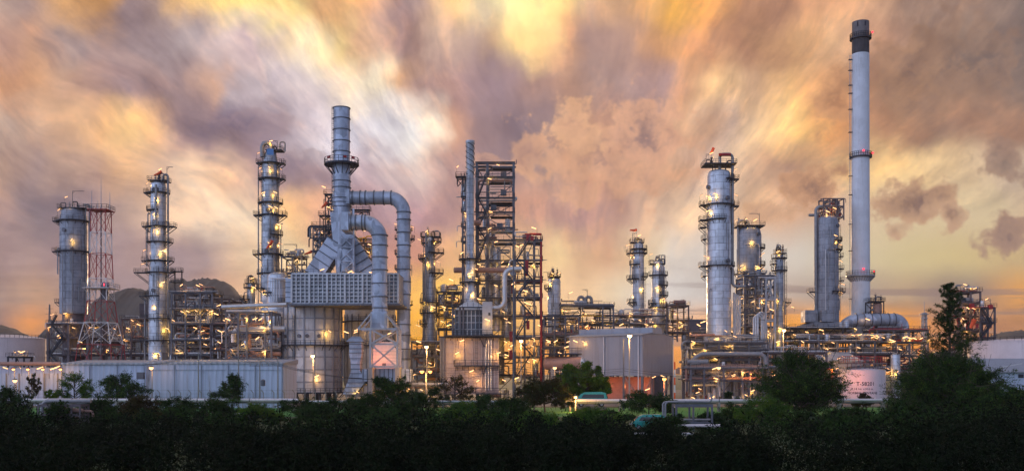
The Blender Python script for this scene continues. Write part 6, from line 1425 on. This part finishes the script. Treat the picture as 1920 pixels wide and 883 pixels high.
# ------------------------------------------------------------------ front left walls and sheds
def shed(label, x0, x1, ytop, Y, depth, slope=1.2, panels=6, band=None):
    cx = (x0 + x1) / 2; root = thing('long_shed', label, 'shed', (X(cx, Y), Y, 0)); a, b = X(x0, Y) - root.location.x, X(x1, Y) - root.location.x; z = Z(ytop, Y)
    MB().bb(a, b, 0, depth, 0, z).build('wall', 'shed_white', root, smooth=False)
    MB().hexa([(a - .3, -.5, z + .01), (b + .3, -.5, z + .01), (b + .3, depth + .5, z + .01), (a - .3, depth + .5, z + .01)], [(a - .3, -.5, z + .2), (b + .3, -.5, z + .2), (b + .3, depth + .5, z + slope), (a - .3, depth + .5, z + slope)]).build('roof', 'roof_grey', root, smooth=False)
    mb = MB(); n = int((b - a) / .65); vs = []; fs = []
    for i in range(n + 1):
        x = a + (b - a) * i / n; yy = -.52 - (.16 if i % 2 else 0); vs += [(x, yy, z - .06), (x, yy, z + .42)]
        if i: k = 2 * i; fs.append((k - 2, k, k + 1, k - 1))
    mb.add(vs, fs); mb.build('roof_edge', 'steel_light', root, smooth=False)
    if band: MB().bb(a, b, -.25, -.002, Z(band, Y) - .2, z - .02).build('fascia', 'shed_white', root, smooth=False)
    for i in range(panels + 1):
        x = a + .2 + (b - a - .4) * i / panels; MB().tube([(x, -.42, 0), (x, -.42, z - .3)], .13, 8).build('downpipe', 'roof_grey', root)
    return root
s1 = shed('pale blue grey shed with corrugated roof edge left of centre wall step', 116, 274, 682, 238, 12, panels=3)
s2 = shed('long pale shed with downpipes in front of the grey support steel', 276, 531, 681, 226, 14, panels=5, band=691)
MB().bb(X(259, 226) - s2.location.x, X(271, 226) - s2.location.x, -1, .2, Z(710, 226), Z(697, 226)).build('air_conditioner', 'steel', s2)
wl = thing('boundary_wall', 'low pale wall with four orange lamps at the far left', 'wall', (X(30, 242), 242, 0))
MB().bb(X(-80, 242) - wl.location.x, X(116, 242) - wl.location.x, 0, .6, 0, Z(699, 242)).build('wall_face', 'shed_white', wl, smooth=False)
MB().bb(X(-80, 242) - wl.location.x, X(112, 242) - wl.location.x, 3, 3.4, 0, Z(688, 242)).build('fence_panel', 'shed_white', wl, smooth=False)
MB().tube([(X(-80, 242) - wl.location.x, 1.5, Z(681, 242)), (X(108, 242) - wl.location.x, 1.5, Z(681, 242))], .5, 12).build('top_pipe', 'pipe_rust', wl)
for i in range(8): x = X(-60 + i * 24, 242) - wl.location.x; MB().beam((x, -.1, 0), (x, -.1, Z(699, 242)), .25).build('pilaster', 'concrete', wl)
for x in (27, 54, 82, 115):
    street_lamp(x, 691, 236, {27: 'leftmost orange wall lamp at the far left', 54: 'second orange wall lamp from the left edge', 82: 'third orange wall lamp from the left edge', 115: 'orange wall lamp at the corner of the pale shed'}[x], hot='glow_orange', data=BULB_S, r=.3)
for l in ((10, 689), (38, 688), (75, 689), (108, 687), (100, 690)): lamp(wl, l[0], l[1], 238, None, 'n')
fe = thing('fence', 'row of cranked concrete fence posts with wire in front of the pale sheds', 'fence', (X(100, 222), 222, 0))
q = MB()
for i in range(34):
    x = -9 + i * 2.4; MB().tube([(x, 0, 0), (x, 0, 3.6), (x - .5, -.3, 4.3)], .1, 5).build('fence_post', 'concrete', fe)
for z in (1, 1.8, 2.6, 3.4, 4.2): q.beam((-9, -.3 if z > 4 else 0, z), (-9 + 33 * 2.4, -.3 if z > 4 else 0, z), .03)
q.build('wire', 'steel', fe)
# ------------------------------------------------------------------ poles, lamps and wires
poles = [utility_pole(372, 660, 216, 'wooden looking power pole with crossarm before the long pale shed', 1), utility_pole(447, 664, 214, 'thin power pole with crossarm left of the double pole', 1),
         utility_pole(487, 668, 212, 'double power pole with transformer beside the big heater', 2, True, True), utility_pole(963, 462, 215, 'very tall grey floodlight mast before the steel tower', 0, mat='steel'),
         utility_pole(1169, 634, 214, 'tall grey pole in front of the sheet metal hall', 0, mat='steel')]
def cable(a, b, sag, n=14):
    a, b = Vector(a), Vector(b); return [a + (b - a) * (i / n) + Vector((0, 0, -4 * sag * (i / n) * (1 - i / n))) for i in range(n + 1)]
wr = thing('power_cables', 'thin black power cables sagging along the fence line', 'cables', (X(372, 216), 216, 0))
pp = [(X(240, 218), 218, Z(684, 218)), (X(372, 216), 216, Z(664, 216)), (X(447, 214), 214, Z(670, 214)), (X(492, 212), 212, Z(676, 212)), (X(700, 212), 212, Z(712, 212))]
for i in range(4):
    for o in (-.9, 0, .9):
        a = Vector(pp[i]) - wr.location + Vector((o, 0, .2)); b = Vector(pp[i + 1]) - wr.location + Vector((o, 0, .2)); MB().tube(cable(a, b, .9), .03, 4).build('cable', 'cable', wr)
wr2 = thing('power_cables', 'bundle of cables strung across in front of the hall and box heater', 'cables', (X(963, 214), 214, 0))
for (a, b) in (((760, 214, 690), (963, 214, 684)), ((963, 214, 684), (1169, 214, 690)), ((1169, 214, 690), (1420, 214, 700)), ((963, 214, 693), (1169, 214, 697)), ((760, 214, 697), (963, 214, 693))):
    for o in (0, .5): MB().tube(cable(Vector((X(a[0], a[1]), a[1], Z(a[2], a[1]) - o)) - wr2.location, Vector((X(b[0], b[1]), b[1], Z(b[2], b[1]) - o)) - wr2.location, .8), .03, 4).build('cable', 'cable', wr2)
wr3 = thing('power_cables', 'parallel cables crossing before the low warehouse at the right edge', 'cables', (X(1900, 190), 190, 0))
for i in range(5): MB().tube(cable((-12, 0, Z(714 + i * 7, 190)), (18, 0, Z(722 + i * 8, 190)), .5), .035, 4).build('cable', 'cable', wr3)
street_lamp(587, 666, 262, 'bright lamp on a pole in front of the big round heater')
street_lamp(479, 691, 232, 'orange tipped lamp post left of the big heater', hot='glow', data=BULB_S)
street_lamp(800, 649, 262, 'bright single lamp between flue ducts and box heater')
street_lamp(799, 695, 255, 'twin headed yellow lamp post below the single lamp', heads=2, hot='glow_orange')
street_lamp(977, 638, 262, 'bright yellow lamp beside the tall floodlight mast')
street_lamp(1040, 688, 240, 'slim lamp post before the brown horizontal vessel', hot='glow', data=BULB_S)
street_lamp(1180, 628, 212, 'bright lamp at the eave of the sheet metal hall')
street_lamp(1245, 709, 246, 'orange lamp under the sheet metal hall', hot='glow_orange', data=BULB_R)
street_lamp(1079, 743, 200, 'low bright lamp beside the teal van', r=.3)
street_lamp(1186, 795, 150, 'lowest lamp among the dark shrubs beside the second teal van', r=.2, light=True)
street_lamp(1469, 618, 262, 'bright lamp below the pencil thin column')
street_lamp(1407, 700, 262, 'small orange lamp on the racks left of the bushy tree', hot='glow_orange', data=BULB_R, r=.25)
street_lamp(1347, 688, 240, 'plain lamp post standing right of the hall', hot='glow', data=BULB_S)
street_lamp(1367, 735, 236, 'short lamp post with bent arm near the lower rack', hot='glow', data=BULB_S)
street_lamp(285, 688, 222, 'thin lamp post at the step between the two pale sheds', hot='glow', data=BULB_S)
street_lamp(30, 712, 225, 'small lamp post low by the far left fence', hot='glow', data=BULB_S)
street_lamp(1559, 691, 275, 'red orange lamp left of the pentane tank', hot='glow_orange', data=BULB_R)
rmst = thing('marker_post', 'red striped post beside the hall legs', 'post', (X(1265, 225), 225, 0))
for i in range(6): MB().box((0, 0, .9 + i * 1.8), (.3, .3, 1.8)).build('post_band', 'sock' if i % 2 else 'white', rmst)
MB().box((.7, -.2, 8.6), (.9, .3, 1.3)).build('junction_box', 'pipe_rust', rmst)
# ------------------------------------------------------------------ front pipelines
def pipeline(label, x0, x1, py, Y, r, mat, sp=9, second=True):
    cx = (x0 + x1) / 2; z = Z(py, Y); root = thing('pipeline', label, 'pipeline', (X(cx, Y), Y, 0), 'pipelines on low supports'); a, b = X(x0, Y) - root.location.x, X(x1, Y) - root.location.x
    MB().tube([(a, 0, z), (b, 0, z)], r, 14).build('pipe_run', mat, root)
    if second: MB().tube([(a, .9, z - .55), (b, .9, z - .55)], r * .6, 10).build('pipe_run', 'pipe_grey', root)
    n = int((b - a) / sp); mb = MB()
    for i in range(n + 1):
        x = a + 1 + (b - a - 2) * i / n
        MB().bb(x - .2, x + .2, -.6, 1.2, z - r - .35, z - r - .01).box((x, -.4, (z - r - .35) / 2), (.35, .35, z - r - .36)).box((x, 1.0, (z - r - .35) / 2), (.35, .35, z - r - .36)).build('support', 'concrete', root)
        mb.tube([(x - .1, 0, z), (x + .1, 0, z)], r * 1.12, 14)
    mb.build('clamp', 'steel', root); return root
pipeline('pale pipeline crossing the left foreground above the shrubs', 44, 560, 749, 204, .33, 'tank')
pipeline('pale pipeline crossing the middle foreground', 565, 1010, 752, 203, .3, 'pipe')
pipeline('bright cream pipeline before the hall and right hand racks', 1060, 1450, 750, 203, .33, 'tank')
pipeline('short pale pipeline before the pentane tank', 1565, 1665, 749, 203, .3, 'tank')
pipeline('low pipe among the dark shrubs below the hall', 1262, 1350, 797, 128, .2, 'tank', 5, False)
pipeline('low pipe beside the lowest lamp and second teal van', 1190, 1300, 812, 124, .16, 'pipe', 5, False)
pipeline('dim low pipe right of the double power pole', 440, 480, 775, 160, .2, 'pipe', 3, False)
f_ = frame('small dark pipe manifold under the pipeline at the lower left', [72, 96, 134, 150], [757, 775], 150, 3, 'steel_brown', seed=201, n=6, runs=1, ps=.25, rails=[], deck=False, mats=['pipe_grey', 'pipe_rust'], group=None)
f_ = frame('small pipe manifold below the bright cream pipeline', [1268, 1300, 1335], [757, 790], 135, 3, 'steel', seed=202, n=0, runs=2, rmax=.14, ps=.25, rails=[], deck=False, mats=['pipe_grey'], group=None, lamps=[])
def van(label, px, py, Y, s=1):
    root = thing('parked_van', label, 'van', (X(px, Y), Y, 0), None, 0)
    prof = [(-2.3, .45), (-2.35, 1.1), (-2.2, 1.25), (-1.5, 1.9), (-.9, 2.15), (1.6, 2.2), (2.1, 2.05), (2.35, 1.2), (2.35, .45)]
    vs = []; n = len(prof)
    for y, t in ((-.9, 1), (.9, 1)):
        for x, z in prof: vs.append((x, y * (1 - max(0, z - 1.2) * .12), z))
    MB().add if False else None
    mb = MB(); mb.add(vs, [tuple(range(n)), tuple(range(2 * n - 1, n - 1, -1))] + [(i, i + n, (i + 1) % n + n, (i + 1) % n) for i in range(n)]); mb.build('body', 'teal', root, smooth=False)
    MB().hexa([(-1.5, -.93, 1.3), (1.9, -.93, 1.3), (1.9, -.9, 1.3), (-1.5, -.9, 1.3)], [(-1.15, -.85, 1.85), (1.8, -.85, 1.85), (1.8, -.82, 1.85), (-1.15, -.82, 1.85)]).build('side_window', 'dark_glass', root)
    MB().hexa([(-2.2, -.8, 1.27), (-2.17, -.8, 1.25), (-2.17, .8, 1.25), (-2.2, .8, 1.27)], [(-1.55, -.72, 1.92), (-1.5, -.72, 1.9), (-1.5, .72, 1.9), (-1.55, .72, 1.92)]).build('windscreen', 'dark_glass', root)
    for x in (-1.5, 1.5):
        for y in (-.88, .88):
            w = MB().tube([(x, y - .12, .36), (x, y + .12, .36)], .36, 18).build('wheel', 'rubber', root); MB().tube([(x, y - .13, .36), (x, y + .13, .36)], .2, 12).build('rim', 'steel_light', w)
    for y in (-.65, .65): MB().box((-2.36, y, .85), (.06, .3, .2)).build('headlight', 'white', root)
    return root
vn = van('teal van parked behind the bright low lamp', 1108, 745, 214); vn.location.z = .7; vn.scale = (1.5, 1.5, 1.5)
ramp_ = MB().bb(X(1085, 214), X(1135, 214), 210, 218, 0.014, .7).build('ramp', 'yard'); struct(ramp_)
van2 = van('second teal van low among the dark shrubs', 1216, 800, 138)
# ------------------------------------------------------------------ trees and the dark thicket
tree('pale green feathery shrub before the left shed', 141, 696, 214, 66, 301, 'leaf', name='feathery_tree', limbs=16, k=20, ln=.4, wd=.13, trunk_h=.15, ff=.3)
tree('wide dark green shrub left of the shed step', 226, 698, 210, 96, 302, 'leaf_dark', limbs=22, k=26, ln=.4, mat2='leaf')
tree('dark pointed shrub before the long pale shed', 436, 699, 206, 76, 303, 'leaf_dark', limbs=20, k=24, ln=.4, mat2='leaf', shape='cone')
tree('round bushy tree at the foot of the flue ducts', 733, 704, 198, 84, 304, 'leaf_dark', limbs=24, k=28, ln=.4, mat2='leaf')
tree('thin dusky shrub before the box heater', 852, 702, 204, 74, 305, 'leaf_brown', limbs=16, k=14, ln=.35)
tree('sparse low bush between heater and box heater', 800, 722, 196, 70, 3051, 'leaf_dark', limbs=14, k=16, ln=.35)
tree('brownish dark tree left of the lush round one', 1022, 704, 200, 104, 306, 'leaf_brown', limbs=28, k=34, ln=.4, mat2='leaf_dark')
tree('lush green round tree before the horizontal vessel', 1092, 678, 224, 94, 307, 'leaf', limbs=30, k=34, ln=.55, wd=.3, mat2='leaf', trunk_h=.15)
tree('low spreading dark tree before the hall legs', 1216, 730, 184, 104, 308, 'leaf_dark', limbs=20, k=26, ln=.4, mat2='leaf')
tree('tiny bush beside the short lamp post', 1373, 733, 232, 30, 309, 'leaf_dark', limbs=10, k=18, ln=.4)
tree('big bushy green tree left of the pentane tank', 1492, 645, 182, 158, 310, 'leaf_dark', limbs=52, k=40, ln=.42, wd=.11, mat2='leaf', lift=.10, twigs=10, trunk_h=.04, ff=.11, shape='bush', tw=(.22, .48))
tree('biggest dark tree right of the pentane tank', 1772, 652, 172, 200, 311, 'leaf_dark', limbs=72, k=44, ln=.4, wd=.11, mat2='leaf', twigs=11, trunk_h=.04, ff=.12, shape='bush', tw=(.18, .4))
tree('yellow green shoulder of foliage right of the biggest dark tree', 1828, 672, 178, 76, 312, 'leaf', limbs=26, k=34, ln=.45, mat2='leaf')
tree('reddish leafy shrub low before the pentane tank', 1618, 736, 206, 40, 313, 'leaf_brown', limbs=16, k=18, ln=.35, trunk_h=.1)
tree('viny dark green bush under the low warehouse', 1884, 722, 168, 124, 314, 'leaf_dark', limbs=24, k=36, ln=.4, wd=.2, mat2='leaf', trunk_h=.1)
casuarina('slim wispy casuarina rising above the biggest dark tree', 1780, 531, 176, 78, 315)
for i, (x, y, Y_, w, m_) in enumerate([(60, 700, 226, 30, 'leaf_brown'), (95, 730, 215, 26, 'leaf'), (330, 742, 190, 90, 'leaf_dark'), (560, 745, 185, 90, 'leaf_dark'), (640, 742, 180, 80, 'leaf_dark'), (920, 738, 188, 90, 'leaf_dark'), (1385, 752, 165, 70, 'leaf_dark')]):
    tree(['small reddish bush at the far left wall', 'small pale bush beside the far left wall', 'dark low bush under the step of the long shed', 'dark low bush left below the big heater', 'dark low bush right below the big heater', 'dark low bush right below the box heater', 'dark low bush left of the big bushy tree'][i], x, y, Y_, w, 330 + i, m_, limbs=14, k=20, ln=.38, name='bush', cat='bush', trunk_h=.1)
def thicket():
    rng = np.random.default_rng(77); PP = []; DD = []; SS = []
    def top(px):                                     # upper outline of the dark foreground growth, photo rows
        return np.interp(px, [0, 40, 60, 150, 200, 330, 460, 520, 640, 700, 850, 960, 1060, 1150, 1240, 1280, 1350, 1400, 1440, 1560, 1660, 1700, 1920], [748, 752, 775, 780, 768, 770, 776, 780, 778, 768, 775, 778, 778, 778, 780, 806, 808, 775, 768, 772, 768, 762, 752])
    n = 330
    for i in range(n):
        Y = 62 + 135 * rng.random() ** 1.15; px = rng.uniform(-80, 2000)
        t = top(px) + rng.choice([rng.uniform(-5, 2), rng.uniform(2, 22), rng.uniform(8, 40)])
        lim = (t - HZ) / F * Y
        H = min(CZ - lim, 6.8); H = max(H, .9) if H > .5 else 0.8
        W = max(1.2, H * rng.uniform(.55, .95)); cx, cy_ = (px - 960) / F * Y, Y
        m = 1500 if Y > 90 else 2100; cl = 30
        C = rng.normal(size=(cl, 3)); C /= np.linalg.norm(C, axis=1, keepdims=True); C[:, 2] = np.abs(C[:, 2])
        C *= rng.uniform(.45, 1.0, (cl, 1)); C = C * np.array([W, W, H * .9]) + np.array([0, 0, H * .05])
        idx = rng.integers(0, cl, m); off = rng.normal(size=(m, 3)) * np.array([W, W, H]) * .13
        P = C[idx] + off; D = off + rng.normal(size=(m, 3)) * .9; D[:, 2] -= .35
        P[:, 2] = np.maximum(P[:, 2], .05); P += np.array([cx, cy_, 0]); PP.append(P); DD.append(D)
    P = np.concatenate(PP); D = np.concatenate(DD)
    far = P[:, 1] > 112 + 14 * np.sin(P[:, 0] * .11);  # nearer leaves get the darkened colour that paints the foreground shade
    o = leaves_mesh('undergrowth', P[~far], D[~far], .36, .12, 'leaf_painted_shade', None, rng); o['kind'] = 'stuff'; o['label'] = 'tangled foreground undergrowth, shade painted into its nearly black leaves'
    o = leaves_mesh('shrubbery', P[far], D[far], .45, .15, 'leaf_dark', None, rng); o['kind'] = 'stuff'; o['label'] = 'dark green shrubbery behind the darkened undergrowth'
    # tall grass blades standing up at the edges
    m = 3000; px = rng.uniform(0, 1920, m); Y = 90 + 110 * rng.random(m); P = np.stack([(px - 960) / F * Y, Y, rng.uniform(.2, 1.3, m)], 1); D = rng.normal(size=(m, 3)) * .25; D[:, 2] = 1
    o = leaves_mesh('tall_grass', P, D, 1.1, .07, 'leaf_dark', None, rng); o['kind'] = 'stuff'; o['label'] = 'tall grass blades between the dark shrubs'
for i, (x, y, Y_, w, m_, lb) in enumerate([
    (20, 722, 172, 80, 'leaf_dark', 'dark bush at the lower left corner of the wall'), (112, 752, 150, 60, 'leaf_dark', 'low bush over the small left manifold'),
    (185, 744, 160, 80, 'leaf_dark', 'rounded bush under the step of the pale sheds'), (262, 740, 158, 76, 'leaf_brown', 'brownish bush below the wide dark green shrub'), (398, 744, 150, 84, 'leaf_dark', 'soft bush below the dark pointed shrub'),
    (478, 752, 160, 90, 'leaf', 'greener bush beneath the double power pole'), (600, 752, 150, 96, 'leaf_dark', 'wide bush under the bright heater lamp'), (690, 738, 165, 90, 'leaf_dark', 'dense bush at the bent foot of the air duct'),
    (778, 735, 160, 96, 'leaf_dark', 'dark bush under the twin headed lamp'), (870, 750, 150, 100, 'leaf', 'olive bush in front of the box heater platform'), (955, 742, 155, 90, 'leaf_dark', 'dark bush at the foot of the tall floodlight mast'),
    (1010, 770, 130, 110, 'leaf', 'broad green bush left of the low bright lamp'), (1110, 758, 140, 110, 'leaf', 'broad green bush below the teal van'), (1250, 778, 128, 84, 'leaf_dark', 'dark bush right of the second teal van'),
    (1330, 772, 140, 70, 'leaf_dark', 'bush under the bright cream pipeline'), (1430, 742, 150, 110, 'leaf', 'green bush at the left skirt of the big bushy tree'), (1590, 762, 150, 110, 'leaf_dark', 'low bush between the two biggest trees'), (1700, 745, 140, 120, 'leaf_dark', 'dark bush in front of the biggest tree')]):
    tree(lb, x, y, Y_, w, 400 + i, m_, limbs=22, k=24, ln=.34, wd=.11, name='bush', cat='bush', trunk_h=.05, shape='bush', tw=(.2, .42), ff=.16, group='bushes edging the dark foreground')
thicket()
print('LIGHTS', nlight[0], 'OBJS', len(bpy.data.objects))

hz = MB().bb(-1900, 1900, -40, 2200, -1.0, 300).build('haze', M['haze'], None, smooth=False); hz['kind'] = 'stuff'; hz['label'] = 'thin evening haze over the plant and hills'
